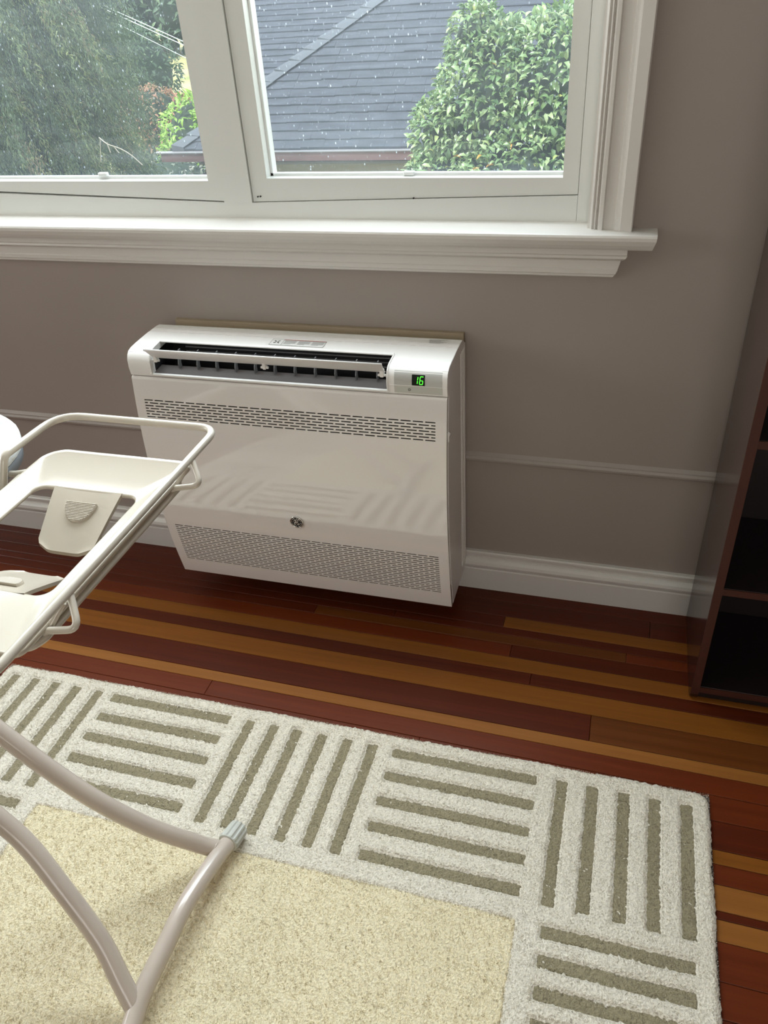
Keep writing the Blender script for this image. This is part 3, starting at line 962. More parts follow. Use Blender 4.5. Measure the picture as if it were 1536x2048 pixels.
# raw board behind the unit
mb = MB(); mb.box((0.025, -0.012, 0.12), (0.697, 0.0, 0.6785), 0.0008)
props(mb.build('mounting_board', PINE), 'raw pine board edge showing behind top of the air conditioner', 'board')

# ------------------------------------------------------------------ bookcase
BK = props(empty('bookcase', (1.231, -0.14, 0)), 'dark espresso bookcase with empty open shelves, against the wall right of the air conditioner', 'bookcase')
def bpart(mb, name, m, parent=None):
    o = shift(mb, (1.231, -0.14, 0)).build(name, m); o.parent = parent or BK; return o
BD = -0.282; BX0, BX1, BH = 1.231, 2.02, 1.82
sp_ = [(-0.024, 0.0), (BD + 0.02, 0.0), (BD + 0.006, 0.004), (BD + 0.001, 0.016), (BD + 0.001, BH), (-0.024, BH)]
mb = MB(); mb.prism(sp_, 0, BX0, BX0 + 0.016); sidep = bpart(mb, 'side_panel', SHELF)
mb = MB(); mb.prism(sp_, 0, BX1 - 0.016, BX1); bpart(mb, 'side_panel', SHELF)
mb = MB(); mb.box((BX0 + 0.0002, BD - 0.0005, 0.018), (BX0 + 0.016, BD + 0.0015, BH - 0.001)); bpart(mb, 'edge_band', SHELFEDGE, sidep)
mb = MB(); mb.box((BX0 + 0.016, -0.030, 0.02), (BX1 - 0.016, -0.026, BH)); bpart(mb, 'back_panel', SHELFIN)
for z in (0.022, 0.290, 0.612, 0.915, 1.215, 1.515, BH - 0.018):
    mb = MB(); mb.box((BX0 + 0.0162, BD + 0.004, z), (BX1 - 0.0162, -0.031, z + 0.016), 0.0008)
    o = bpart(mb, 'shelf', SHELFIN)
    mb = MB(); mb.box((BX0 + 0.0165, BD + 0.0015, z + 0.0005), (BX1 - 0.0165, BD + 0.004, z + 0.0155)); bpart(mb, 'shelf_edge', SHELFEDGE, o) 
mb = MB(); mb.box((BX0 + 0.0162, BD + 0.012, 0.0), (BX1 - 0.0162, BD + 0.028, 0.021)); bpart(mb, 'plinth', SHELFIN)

# ------------------------------------------------------------------ rug
RX0, RX1, RY1, RY0 = -0.295, 1.258, -0.523, -2.60
RUG = props(empty('rug', (0.48, -1.5, 0)), 'cream wool rug with carved olive bar border and plain sage-gold centre', 'rug')
def rpart(mb, name, m):
    o = shift(mb, (0.48, -1.5, 0)).build(name, m); o.parent = RUG; return o
HT = 0.0125
bars = []      # (x0,x1,y0,y1)
def vbars(xs, y1, y0):
    for x in xs: bars.append((x - 0.0125, x + 0.0125, y0, y1))
def hbars(ys, x0, x1):
    for yy in ys: bars.append((x0, x1, yy - 0.0125, yy + 0.0125))
vbars((0.993, 1.050, 1.108, 1.162, 1.218), -0.553, -0.810)
hbars((-0.565, -0.621, -0.678, -0.734, -0.792), 0.655, 0.948)
vbars((0.341, 0.396, 0.448, 0.505, 0.559, 0.614), -0.552, -0.805)
hbars((-0.563, -0.617, -0.671, -0.727, -0.783), 0.002, 0.296)
vbars((-0.257, -0.202, -0.147, -0.091, -0.034), -0.550, -0.812)
for sgn in (0, 1):
    xa, xb = ((0.985, 1.228), (-0.262, -0.026))[sgn]
    hbars([-0.852 - 0.0475 * i for i in range(6)], xa, xb)
    vbars([xa + 0.012 + 0.0545 * i * ((xb - xa - 0.024) / 0.218) for i in range(5)], -1.130, -1.390)
    hbars([-1.435 - 0.0475 * i for i in range(6)], xa, xb)
    vbars([xa + 0.012 + 0.0545 * i * ((xb - xa - 0.024) / 0.218) for i in range(5)], -1.715, -1.975)
    hbars([-2.02 - 0.0475 * i for i in range(6)], xa, xb)
FX0, FX1, FY1, FY0 = 0.011, 0.946, -0.842, -2.28
# cream ground as a height field with carved grooves
step = 0.0042
nx = int((RX1 - RX0) / step) + 1
y_near = -1.55
ny = int((RY1 - y_near) / step) + 1
X = np.linspace(RX0, RX1, nx); Y = np.linspace(RY1, y_near, ny)
XX, YY = np.meshgrid(X, Y)
Zh = np.full(XX.shape, HT) + RNG.normal(0, 0.0006, XX.shape)
def smooth_box(x0, x1, y0, y1, edge):
    dx = np.minimum(XX - x0, x1 - XX); dy = np.minimum(YY - y0, y1 - YY)
    d = np.minimum(dx, dy)
    return np.clip(d / edge + 0.5, 0, 1)
for (a, b, c, d) in bars:
    if d < y_near: continue
    Zh -= 0.0050 * smooth_box(a, b, c, d, 0.005)
Zh -= 0.0040 * smooth_box(FX0, FX1, FY0, FY1, 0.004)
# drop-off at the rug's own edges, slightly ragged outline
ed = np.minimum(np.minimum(XX - RX0, RX1 - XX), RY1 - YY)
Zh = np.where(ed < 0.006, Zh - (0.006 - ed) * 0.75, Zh)
wob = lambda a, f, p: 0.0014 * np.sin(a * f + p) + RNG.normal(0, 0.0009, a.shape)
XX2 = XX.copy(); YY2 = YY.copy()
XX2[:, -1] += wob(Y, 41, 1); XX2[:, 0] += wob(Y, 37, 2)
YY2[0, :] += wob(X, 35, 0.3)
# round the corner
for (cx, sx) in ((RX1, -1), (RX0, 1)):
    r = 0.022
    m = ((XX2 - cx) * sx < r) & (RY1 - YY2 < r)
    ux = (XX2 - (cx + sx * r)); uy = (YY2 - (RY1 - r))
    mx_ = np.maximum(np.abs(ux), np.abs(uy)); ln = np.sqrt(ux ** 2 + uy ** 2) + 1e-9
    f = np.where(m, mx_ / ln, 1)
    XX2 = np.where(m, cx + sx * r + ux * f, XX2); YY2 = np.where(m, RY1 - r + uy * f, YY2)
def grid_mesh(name, XX, YY, ZZ, material, parent, skirt=True):
    ny, nx = XX.shape
    v = np.stack([XX, YY, ZZ], -1).reshape(-1, 3)
    idx = np.arange(nx * ny).reshape(ny, nx)
    q = np.stack([idx[:-1, :-1], idx[1:, :-1], idx[1:, 1:], idx[:-1, 1:]], -1).reshape(-1, 4)
    if skirt:
        ringi = np.concatenate([idx[0, :], idx[1:, -1], idx[-1, -2::-1], idx[-2:0:-1, 0]])
        base = len(v)
        low = v[ringi].copy(); low[:, 2] = 0.0006
        v = np.vstack([v, low])
        n = len(ringi); k = np.arange(n); k2 = (k + 1) % n
        q2 = np.stack([ringi[k], ringi[k2], base + k2, base + k], -1)
        q = np.vstack([q, q2])
    me = bpy.data.meshes.new(name)
    me.vertices.add(len(v)); me.vertices.foreach_set('co', (v - np.array([0.48, -1.5, 0])).astype(np.float32).ravel())
    me.loops.add(len(q) * 4); me.loops.foreach_set('vertex_index', q.astype(np.int32).ravel())
    me.polygons.add(len(q)); me.polygons.foreach_set('loop_start', np.arange(0, len(q) * 4, 4, dtype=np.int32))
    me.polygons.foreach_set('use_smooth', np.ones(len(q), dtype=bool))
    me.materials.append(material)
    me.update(); me.validate()
    o = bpy.data.objects.new(name, me); COL.objects.link(o); o.parent = parent
    return o
grid_mesh('pile', XX2, YY2, Zh, CREAM, RUG)
# nearer part of the rug behind the camera's lower edge
mb = MB(); mb.box((RX0, RY0, 0.0006), (RX1, y_near + 0.0005, HT - 0.001)); rpart(mb, 'pile', CREAM)
mb = MB(); mb.box((RX0 - 0.001, RY0 - 0.001, 0.0002), (RX1 + 0.0022, RY1 + 0.001, 0.0030)); rpart(mb, 'backing', BACKING)
def patch(x0, x1, y0, y1, z, material, name, st=0.004, amp=0.0011, seed=0, off=0.0):
    nx = max(3, int((x1 - x0) / st) + 1); ny = max(3, int((y1 - y0) / st) + 1)
    X, Y = np.meshgrid(np.linspace(x0, x1, nx), np.linspace(y1, y0, ny))
    p = seed * 1.7
    horiz = (x1 - x0) > (y1 - y0)
    def w(a, q): return amp * (np.sin(a * 47 + p + q) + 0.6 * np.sin(a * 113 + 2 * p + q)) + RNG.normal(0, 0.0003, a.shape)
    fx = (X - x0) / (x1 - x0); fy = (Y - y0) / (y1 - y0)
    Y2 = Y + w(X, 0) * fy + w(X, 2.2) * (1 - fy) + (0.0015 * np.sin(X * 19 + p) if horiz else 0)
    X2 = X + w(Y, 1) * fx + w(Y, 4.1) * (1 - fx) + (0 if horiz else 0.0015 * np.sin(Y * 19 + p))
    # rounded ends
    Z = np.full(X.shape, z) + RNG.normal(0, 0.0005, X.shape)
    e = np.minimum(np.minimum(X - x0, x1 - X), np.minimum(Y - y0, y1 - Y))
    Z = np.where(e < 0.002, Z - 0.0008, Z)
    return grid_mesh(name, X2, Y2, Z, material, RUG, skirt=True)
for i, (a, b, c, d) in enumerate(bars):
    if d < y_near:
        mb = MB(); mb.box((a, c, HT - 0.001), (b, d, HT)); rpart(mb, 'carved_bar', TAUPE)
        continue
    patch(a, b, c, d, HT - 0.0035, TAUPE, 'carved_bar', seed=i)
patch(FX0, FX1, y_near, FY1, HT - 0.0015, FIELD, 'centre_field', st=0.0045, amp=0.0009, seed=3)
mb = MB(); mb.box((FX0, FY0, HT - 0.0015), (FX1, y_near, HT - 0.0002)); rpart(mb, 'centre_field', FIELD)

# pile tufts: many small fibres standing on the rug surface
def tufts(name, n, xr, yr, test, zf, material, h=0.0040, w=0.0016):
    x = RNG.uniform(*xr, n); yv = RNG.uniform(*yr, n)
    m = test(x, yv); x, yv = x[m], yv[m]; n = len(x)
    z = zf(x, yv)
    a = RNG.uniform(0, 2 * np.pi, n); l = RNG.uniform(0.5, 1.0, n) * h
    tx = RNG.normal(0, 0.38, n) * l; ty = RNG.normal(-0.10, 0.38, n) * l
    dx = np.cos(a) * w / 2; dy = np.sin(a) * w / 2
    b = z - 0.001
    v = np.empty((n, 3, 3))
    v[:, 0] = np.stack([x - dx, yv - dy, b], -1); v[:, 1] = np.stack([x + dx, yv + dy, b], -1)
    v[:, 2] = np.stack([x + tx, yv + ty, z + l * 0.75], -1)
    v -= np.array([0.48, -1.5, 0])
    me = bpy.data.meshes.new(name)
    me.vertices.add(n * 3); me.vertices.foreach_set('co', v.astype(np.float32).ravel())
    me.loops.add(n * 3); me.loops.foreach_set('vertex_index', np.arange(n * 3, dtype=np.int32))
    me.polygons.add(n); me.polygons.foreach_set('loop_start', np.arange(0, n * 3, 3, dtype=np.int32))
    me.materials.append(material); me.update()
    o = bpy.data.objects.new(name, me); COL.objects.link(o); o.parent = RUG
    o['kind'] = 'stuff'
    return o
def in_bar(x, y, g=0.0):
    m = np.zeros(x.shape, bool)
    for (a, b, c, d) in bars:
        m |= (x > a - g) & (x < b + g) & (y > c - g) & (y < d + g)
    return m
in_field = lambda x, y, g=0.0: (x > FX0 - g) & (x < FX1 + g) & (y < FY1 + g) & (y > FY0 - g)
zc = lambda x, y: np.full(x.shape, HT)
tufts('cream_tufts', 820000, (RX0 - 0.001, RX1 + 0.001), (-1.55, RY1 + 0.002), lambda x, y: ~in_bar(x, y, -0.0005) & ~in_field(x, y, 0.0), lambda x, y: HT - 0.0045 * (np.minimum(np.minimum(x - RX0, RX1 - x), RY1 - y) < 0.004), CREAM, 0.0026, 0.0009)
tufts('field_tufts', 600000, (FX0, FX1), (-1.55, FY1), lambda x, y: in_field(x, y), lambda x, y: np.full(x.shape, HT - 0.0015), FIELD, 0.0026, 0.0009)
tufts('bar_tufts', 560000, (RX0, RX1), (-1.55, RY1), lambda x, y: in_bar(x, y, -0.001), lambda x, y: np.full(x.shape, HT - 0.0035), TAUPE, 0.0024, 0.0010)

# ------------------------------------------------------------------ ironing board
IB0 = (0.0, -0.99, 0.0)
IB = props(empty('ironing_board', IB0), 'beige tubular ironing board with cream plastic iron rest, standing on the rug', 'ironing board')
def ipart(mb, name, m, parent=None):
    o = shift(mb, IB0).build(name, m); o.parent = parent or IB; return o
RT = 0.0152
foot = spline([(0.430, -0.836, 0.0350), (0.427, -0.875, 0.047), (0.421, -0.935, 0.056), (0.417, -0.99, 0.060), (0.416, -1.045, 0.056), (0.414, -1.11, 0.050), (0.418, -1.16, 0.040), (0.422, -1.195, 0.0335)], 8)
mb = MB(); mb.tube(foot, RT, 20); ipart(mb, 'foot_bar', METAL)
def cap(p0, p1):
    p0, p1 = Vector(p0), Vector(p1)
    t = (p1 - p0).normalized(); L = (p1 - p0).length
    up = Vector((0, 0, 1)); up = (up - t * up.dot(t)).normalized(); sd = t.cross(up)
    n = 48
    mb = MB(); rings = []
    for s_, r in ((0, 0.0165), (0.02, 0.0185), (0.1, 0.0188), (0.8, 0.0178), (0.95, 0.0165), (1.0, 0.013)):
        ring = []
        for k in range(n):
            a = 2 * math.pi * k / n
            rr = r + (0.0009 * (1 if (k // 2) % 2 else -1) if 0.05 < s_ < 0.97 else 0)
            ring.append(p0 + t * L * s_ + (up * math.cos(a) + sd * math.sin(a)) * rr)
        rings.append(ring)
    vs = [q for r in rings for q in r]
    fs = []
    for i in range(len(rings) - 1):
        for k in range(n):
            l = (k + 1) % n
            fs.append((i * n + k, i * n + l, (i + 1) * n + l, (i + 1) * n + k))
    mb.add(vs, fs)
    mb.add(rings[-1], [tuple(range(n))]); mb.add(rings[0], [tuple(range(n - 1, -1, -1))])
    return mb
ipart(cap((0.4285, -0.846, 0.0385), (0.4335, -0.806, 0.0325)), 'foot_cap', CAP)
ipart(cap((0.421, -1.190, 0.0385), (0.423, -1.230, 0.0325)), 'foot_cap', CAP)
legA = spline([(0.421, -0.862, 0.042), (0.392, -0.874, 0.066), (0.331, -0.904, 0.137), (0.267, -0.923, 0.213), (0.203, -0.931, 0.289), (0.138, -0.933, 0.366), (0.0, -0.934, 0.53), (-0.13, -0.934, 0.685), (-0.25, -0.934, 0.825)], 8)
legB = spline([(0.411, -1.133, 0.045), (0.386, -1.116, 0.073), (0.343, -1.086, 0.124), (0.278, -1.058, 0.199), (0.232, -1.041, 0.255), (0.192, -1.035, 0.301), (0.12, -1.034, 0.388), (0.0, -1.034, 0.53), (-0.13, -1.034, 0.685), (-0.25, -1.034, 0.825)], 8)
mb = MB(); mb.tube(legA, RT, 20); ipart(mb, 'leg', METAL)
mb = MB(); mb.tube(legB, RT, 20); ipart(mb, 'leg', METAL)
# the weld beads
for c, ax in (((0.4185, -0.866, 0.0465), 1), ((0.4085, -1.129, 0.049), 1)):
    mb = MB()
    mb.tube([Vector(c) + Vector((0.004 * math.sin(a) - 0.003, 0.0145 * math.cos(a), 0.013 * math.sin(a))) for a in [i * math.pi / 10 for i in range(-2, 13)]], 0.0024, 8)
    ipart(mb, 'weld_bead', METAL)
# second leg pair (to the left, mostly outside the picture)
mb = MB(); mb.tube(spline([(-0.78, -0.80, 0.018), (-0.775, -0.99, 0.045), (-0.78, -1.18, 0.018)], 8), RT, 16); ipart(mb, 'foot_bar', METAL)
for yy in (-0.985, -0.995):
    pass
mb = MB(); mb.tube([(-0.775, -0.985, 0.055), (-0.30, -0.985, 0.40), (-0.02, -0.985, 0.60), (0.10, -0.985, 0.69), (0.20, -0.985, 0.77)], RT, 16); ipart(mb, 'leg', METAL)
mb = MB(); mb.tube([(-0.06, -0.93, 0.60), (-0.06, -1.04, 0.60)], 0.008, 12); ipart(mb, 'pivot_pin', METAL)
# board: padded top with rounded tail
def board_outline(inset=0.0, n=10):
    yf, yn, xe, r = -0.765 - inset, -1.215 + inset, 0.292 - inset, 0.115
    pts = []
    for k in range(n + 1):
        a = math.pi / 2 * k / n
        pts.append((xe - r + r * math.sin(a), yf - r + r * math.cos(a)))
    for k in range(n + 1):
        a = math.pi / 2 * k / n
        pts.append((xe - r + r * math.cos(a), yn + r - r * math.sin(a)))
    pts += [(-0.60, -1.215 + inset), (-0.85, -1.15 + inset), (-1.0, -1.06 + inset * .5), (-1.03, -0.99), (-1.0, -0.92 - inset * .5), (-0.85, -0.83 - inset), (-0.60, -0.765 - inset)]
    return pts
def loft(mb, layers):
    n = len(layers[0][0])
    vs = []
    for pts, z in layers:
        vs += [(p[0], p[1], z) for p in pts]
    fs = []
    for i in range(len(layers) - 1):
        for k in range(n):
            l = (k + 1) % n
            fs.append((i * n + k, (i + 1) * n + k, (i + 1) * n + l, i * n + l))
    mb.add(vs, fs, True)
    mb.add([(p[0], p[1], layers[-1][1]) for p in layers[-1][0]], [tuple(range(n - 1, -1, -1))], True)
    mb.add([(p[0], p[1], layers[0][1]) for p in layers[0][0]], [tuple(range(n))])
mb = MB(); loft(mb, [(board_outline(0.004), 0.828), (board_outline(0.0), 0.832), (board_outline(0.0), 0.843), (board_outline(0.003), 0.849), (board_outline(0.010), 0.852)])
# fine wrinkles come from the material
bo = ipart(mb, 'fabric_cover', CLOTH)
mb = MB(); loft(mb, [(board_outline(0.03), 0.812), (board_outline(0.002), 0.816), (board_outline(0.001), 0.830)]); ipart(mb, 'cover_hem', HEM)
mb = MB(); loft(mb, [(board_outline(0.035), 0.800), (board_outline(0.035), 0.815)]); ipart(mb, 'board_deck', METAL)
# iron rest: bent wire frame
ZF = 0.86
fr = fillet([(0.285, -0.930, 0.806), (0.306, -0.902, 0.822), (0.310, -0.886, ZF), (0.314, -0.779, ZF), (0.542, -0.779, ZF), (0.542, -1.211, ZF), (0.314, -1.211, ZF), (0.310, -1.104, ZF), (0.306, -1.088, 0.822), (0.285, -1.060, 0.806)],
            [0, 0.01, 0.012, 0.040, 0.026, 0.026, 0.040, 0.012, 0.01, 0])
mb = MB(); mb.tube(fr, 0.0048, 14); rest = ipart(mb, 'rest_frame', WIRE)
# lower carrier wire under the tray
zl = 0.826
lw = fillet([(0.10, -0.870, 0.800), (0.300, -0.868, zl - 0.004), (0.345, -0.852, zl), (0.520, -0.852, zl), (0.526, -0.868, zl), (0.526, -1.122, zl), (0.520, -1.138, zl), (0.345, -1.138, zl), (0.300, -1.122, zl - 0.004), (0.10, -1.120, 0.800)], 0.012)
mb = MB(); mb.tube(lw, 0.0040, 12); ipart(mb, 'carrier_wire', WIRE)
mb = MB(); mb.tube(fillet([(0.306, -0.86, 0.82), (0.306, -0.99, 0.815), (0.306, -1.12, 0.82)], 0.01), 0.0040, 12); ipart(mb, 'carrier_wire', WIRE)
for yy in (-0.847, -1.090):
    mb = MB(); mb.tube(fillet([(0.541, yy, 0.858), (0.5635, yy - 0.028, 0.840), (0.530, yy - 0.030, 0.834), (0.524, yy - 0.030, 0.829)], 0.008, 6), 0.0036, 12)
    ipart(mb, 'wire_hook', WIRE)
    mb = MB(); mb.tube([(0.5385, yy - 0.010, 0.852), (0.527, yy - 0.028, 0.831)], 0.0034, 10); ipart(mb, 'wire_hook', WIRE)
# plastic tray with two openings' worth of hole and two ribbed tongues
ZT = 0.838
def rrect(x0, x1, y0, y1, r, n=8):
    rs = r if isinstance(r, (list, tuple)) else [r] * 4   # order: x1y1, x1y0, x0y0, x0y1
    out = []
    cs = [((x1, y1), (1, 1), rs[0], 90), ((x1, y0), (1, -1), rs[1], 0), ((x0, y0), (-1, -1), rs[2], -90), ((x0, y1), (-1, 1), rs[3], 180)]
    for (cx, cy), (sx, sy), rr, a0 in cs:
        for k in range(n + 1):
            a = math.radians(a0 - 90 * k / n)
            out.append((cx - sx * rr + rr * math.cos(a), cy - sy * rr + rr * math.sin(a)))
    return out
# plate as ring between outer outline and hole outline, same point counts
NO = 9
outer = rrect(0.330, 0.530, -1.160, -0.829, [0.012, 0.012, 0.030, 0.030], NO)
hole = rrect(0.366, 0.502, -1.082, -0.908, [0.014, 0.014, 0.014, 0.014], NO)
def ring_plate(mb, outs, holes):
    """outs/holes: lists of (outline, z) from top outer edge etc."""
    n = len(outs[0][0])
    seq = list(reversed(outs)) + holes        # from underside outer, up over, across the top, down into the hole
    vs = []
    for pts, z in seq: vs += [(p[0], p[1], z) for p in pts]
    fs = []
    for i in range(len(seq) - 1):
        for k in range(n):
            l = (k + 1) % n
            fs.append((i * n + k, i * n + l, (i + 1) * n + l, (i + 1) * n + k))
    fs2 = [((len(seq) - 1) * n + k, (len(seq) - 1) * n + (k + 1) % n, (k + 1) % n, k) for k in range(n)]
    mb.add(vs, fs + fs2, True)
def inset(pts, d):
    cx = sum(p[0] for p in pts) / len(pts); cy = sum(p[1] for p in pts) / len(pts)
    n = len(pts); out = []
    for i in range(n):
        a = Vector(pts[i - 1]); b = Vector(pts[(i + 1) % n]); t = (b - a)
        if t.length < 1e-9: out.append(pts[i]); continue
        t.normalize(); nn = Vector((t.y, -t.x))
        if nn.dot(Vector((cx - pts[i][0], cy - pts[i][1]))) < 0: nn = -nn
        out.append((pts[i][0] + nn.x * d, pts[i][1] + nn.y * d))
    return out
mb = MB()
ring_plate(mb, [(inset(outer, 0.004), ZT + 0.0005), (inset(outer, 0.0015), ZT + 0.003), (outer, ZT + 0.001), (outer, ZT - 0.003), (inset(outer, 0.002), ZT - 0.0045)],
           [(inset(hole, -0.003), ZT + 0.0005), (inset(hole, -0.001), ZT - 0.0002), (hole, ZT - 0.0015), (hole, ZT - 0.0035), (inset(hole, -0.002), ZT - 0.0045)])
tray = ipart(mb, 'rest_tray', TRAY)
def tongue(sg):
    """sg=+1: rooted at the far edge of the hole, dipping towards the middle"""
    yc = -0.995
    root = yc + sg * 0.089
    tip = yc + sg * 0.020
    mb = MB()
    rowsN, cols = 14, 15
    def surf(t, s_, off):
        yy = root + (tip - root) * t
        hw_root, hw_tip = 0.045, 0.0375
        hw = hw_root + (hw_tip - hw_root) * min(1, t * 1.3)
        if t > 0.80:
            q = (t - 0.80) / 0.20
            hw = hw - 0.016 * (1 - math.sqrt(max(0, 1 - q * q)))
        z = ZT - 0.038 * (t ** 1.05) + 0.0015 * (abs(s_) ** 6)
        return (0.434 + hw * s_, yy, z + off)
    for off, rev in ((0, 0), (-0.0045, 1)):
        vs = [surf(i / rowsN, -1 + 2 * j / cols, off) for i in range(rowsN + 1) for j in range(cols + 1)]
        fs = []
        for i in range(rowsN):
            for j in range(cols):
                a = i * (cols + 1) + j
                q = (a, a + 1, a + cols + 2, a + cols + 1)
                fs.append(q if (rev ^ (sg > 0)) else q[::-1])
        mb.add(vs, fs, True)
    edge = [(i / rowsN, -1) for i in range(rowsN + 1)] + [(1, -1 + 2 * j / cols) for j in range(1, cols + 1)] + [(1 - i / rowsN, 1) for i in range(1, rowsN + 1)]
    vs = [surf(t, s_, 0) for t, s_ in edge] + [surf(t, s_, -0.0045) for t, s_ in edge]
    n = len(edge)
    mb.add(vs, [(i, i + 1, n + i + 1, n + i) for i in range(n - 1)], True)
    o = ipart(mb, 'rest_tongue', TRAY)
    # raised half-disc with ribs across it
    mb = MB()
    Rr, t0c = 0.0205, 0.24
    def on(xo, yo, up):
        c = surf(t0c + yo / 0.069, 0, 0)
        return (0.434 + xo, c[1], c[2] + up)
    prof = [(-Rr, 0.0)] + [(-Rr * math.cos(math.pi * k / 16), Rr * 1.05 * math.sin(math.pi * k / 16)) for k in range(1, 16)] + [(Rr, 0.0)]
    n = len(prof)
    vs = [on(a_, b_, -0.001) for a_, b_ in prof] + [on(a_, b_, 0.0030) for a_, b_ in prof]
    mb.add(vs, [tuple(range(n, 2 * n)) if sg > 0 else tuple(range(2 * n - 1, n - 1, -1))] + [(i, (i + 1) % n, n + (i + 1) % n, n + i) for i in range(n)])
    for k in range(12):
        yo = Rr * (0.04 + k * 0.083)
        hw = Rr * math.sqrt(max(0.02, 1 - (yo / Rr / 1.05) ** 2)) - 0.0008
        mb.tube([on(-hw, yo, 0.0032), on(hw, yo, 0.0032)], 0.00062, 6)
    g = ipart(mb, 'grip_ribs', TRAY, o)
tongue(1)
tongue(-1)

# ------------------------------------------------------------------ outdoors
GZ = -3.3
mb = MB()
N = 24
gx = np.linspace(-90, 60, N); gy = np.linspace(0.2, 130, N)
vs = [(x, yy, GZ + 0.02 * max(0, yy - 20) + 0.25 * math.sin(x * 0.2) * math.sin(yy * 0.13)) for yy in gy for x in gx]
mb.add(vs, [(i * N + j, i * N + j + 1, (i + 1) * N + j + 1, (i + 1) * N + j) for i in range(N - 1) for j in range(N - 1)], True)
props(mb.build('ground', GRASS), 'dry lawn beyond the trees', kind='structure')
mb = MB(); mb.box((-60, -60, GZ - 0.3), (60, 0.19, GZ)); props(mb.build('ground', GRASS), kind='structure')

# neighbouring house: hip roof, courses of shingles, hip caps, gutter, wall
NH = props(empty('neighbor_house', (-1, 12, GZ)), 'grey shingled hip roof house with maroon gutter seen through the right pane', 'house')
def npart(mb, name, m, parent=None):
    o = shift(mb, (-1, 12, GZ)).build(name, m); o.parent = parent or NH; return o
K = Vector((-4.55, 7.9, -0.43)); TS = 0.64; EX = 0.1185
RXR = 7.5
def course(K, i, xl0, xl1, xr, m, name='shingle_course', vary=0.004):
    mb = MB()
    y0 = K.y + i * EX; y1 = y0 + EX * 1.5
    z0 = K.z + TS * (y0 - K.y); z1 = K.z + TS * (y1 - K.y)
    x = xl0
    th = 0.020
    sl = (xl1 - xl0) / EX
    first = True
    while x < xr:
        w = random.uniform(0.16, 0.36)
        x2 = min(x + w, xr)
        dz = random.uniform(0, 0.008); dy = random.uniform(-0.008, 0.004)
        xa = x
        xb = x + sl * EX * 1.5 if first else x
        t = th + dz
        vs = [(xa, y0 + dy, z0 + TS * dy), (x2 - 0.0015, y0 + dy, z0 + TS * dy), (x2 - 0.0015, y0 + dy, z0 + TS * dy + t), (xa, y0 + dy, z0 + TS * dy + t), (x2 - 0.0015, y1, z1 + 0.002), (min(xb, x2 - 0.002), y1, z1 + 0.002)]
        mb.add(vs, [(0, 1, 2, 3), (3, 2, 4, 5), (1, 4, 2), (0, 3, 5)])
        x = x2
        first = False
    return npart(mb, name, m)
NC = 34
for i in range(NC):
    course(K, i, K.x + i * EX, K.x + (i + 1) * EX, RXR - i * EX, SHING if i % 2 else SHING2)
# other faces of the hip roof
H = NC * EX
mb = MB()
A = K; B = Vector((RXR, K.y, K.z)); A2 = K + Vector((H, H, H * TS)); B2 = B + Vector((-H, H, H * TS))
Cc = Vector((RXR, K.y + 2 * H, K.z)); Dd = Vector((K.x, K.y + 2 * H, K.z))
mb.add([A, B, B2, A2, Cc, Dd], [(1, 4, 2), (4, 5, 3, 2), (5, 0, 3), (0, 5, 4, 1), (0, 1, 2, 3)])
npart(mb, 'roof_deck', SHING2)
# hip caps
hd = Vector((1, 1, TS)); L = 0.150
k = 0
s_ = 0.0
while s_ < H:
    mb = MB()
    p0 = K + hd * s_; p1 = K + hd * (s_ + L * 1.15)
    w = 0.165
    # wings lie on both faces: front face direction +x (downhill -y) and left face direction
    f1 = Vector((w, 0, 0)); f2 = Vector((0, w, 0))
    u0, u1 = Vector((0, 0, 0.075)), Vector((0, 0, 0.050))
    vs = [p0 + u0, p0 + f1 + u0 * 0.6 , p1 + f1 * 1 + u1 * 0.8, p1 + u1, p0 + f2 + u0 * 0.6, p1 + f2 + u1 * 0.8, p0 + f1, p0 + f2, p0]
    mb.add(vs, [(0, 1, 2, 3), (0, 3, 5, 4), (0, 8, 6, 1), (0, 4, 7, 8)])
    npart(mb, 'hip_cap', HIPCAP)
    s_ += L
# gutter: maroon face between two pale lips
mb = MB(); mb.box((K.x - 0.12, K.y - 0.09, K.z - 0.105), (RXR, K.y + 0.02, K.z - 0.008)); g = npart(mb, 'gutter', GUTTER)
mb = MB(); mb.box((K.x - 0.22, K.y - 0.10, K.z - 0.010), (RXR, K.y + 0.02, K.z - 0.001)); npart(mb, 'gutter_lip', GUTTERW)
mb = MB(); mb.box((K.x + 0.35, K.y - 0.02, K.z - 0.155), (RXR, K.y + 0.45, K.z - 0.125)); npart(mb, 'soffit', GUTTERW)
mb = MB(); mb.box((K.x + 0.45, K.y + 0.40, GZ), (RXR - 0.4, K.y + 2 * H - 0.4, K.z - 0.12)); npart(mb, 'wall', STUCCO)
mb = MB(); mb.tube([(K.x + 0.30, K.y + 0.1, K.z - 0.32), (K.x + 0.42, K.y + 0.25, K.z - 0.24)], 0.03, 8); npart(mb, 'downpipe', GUTTERW)
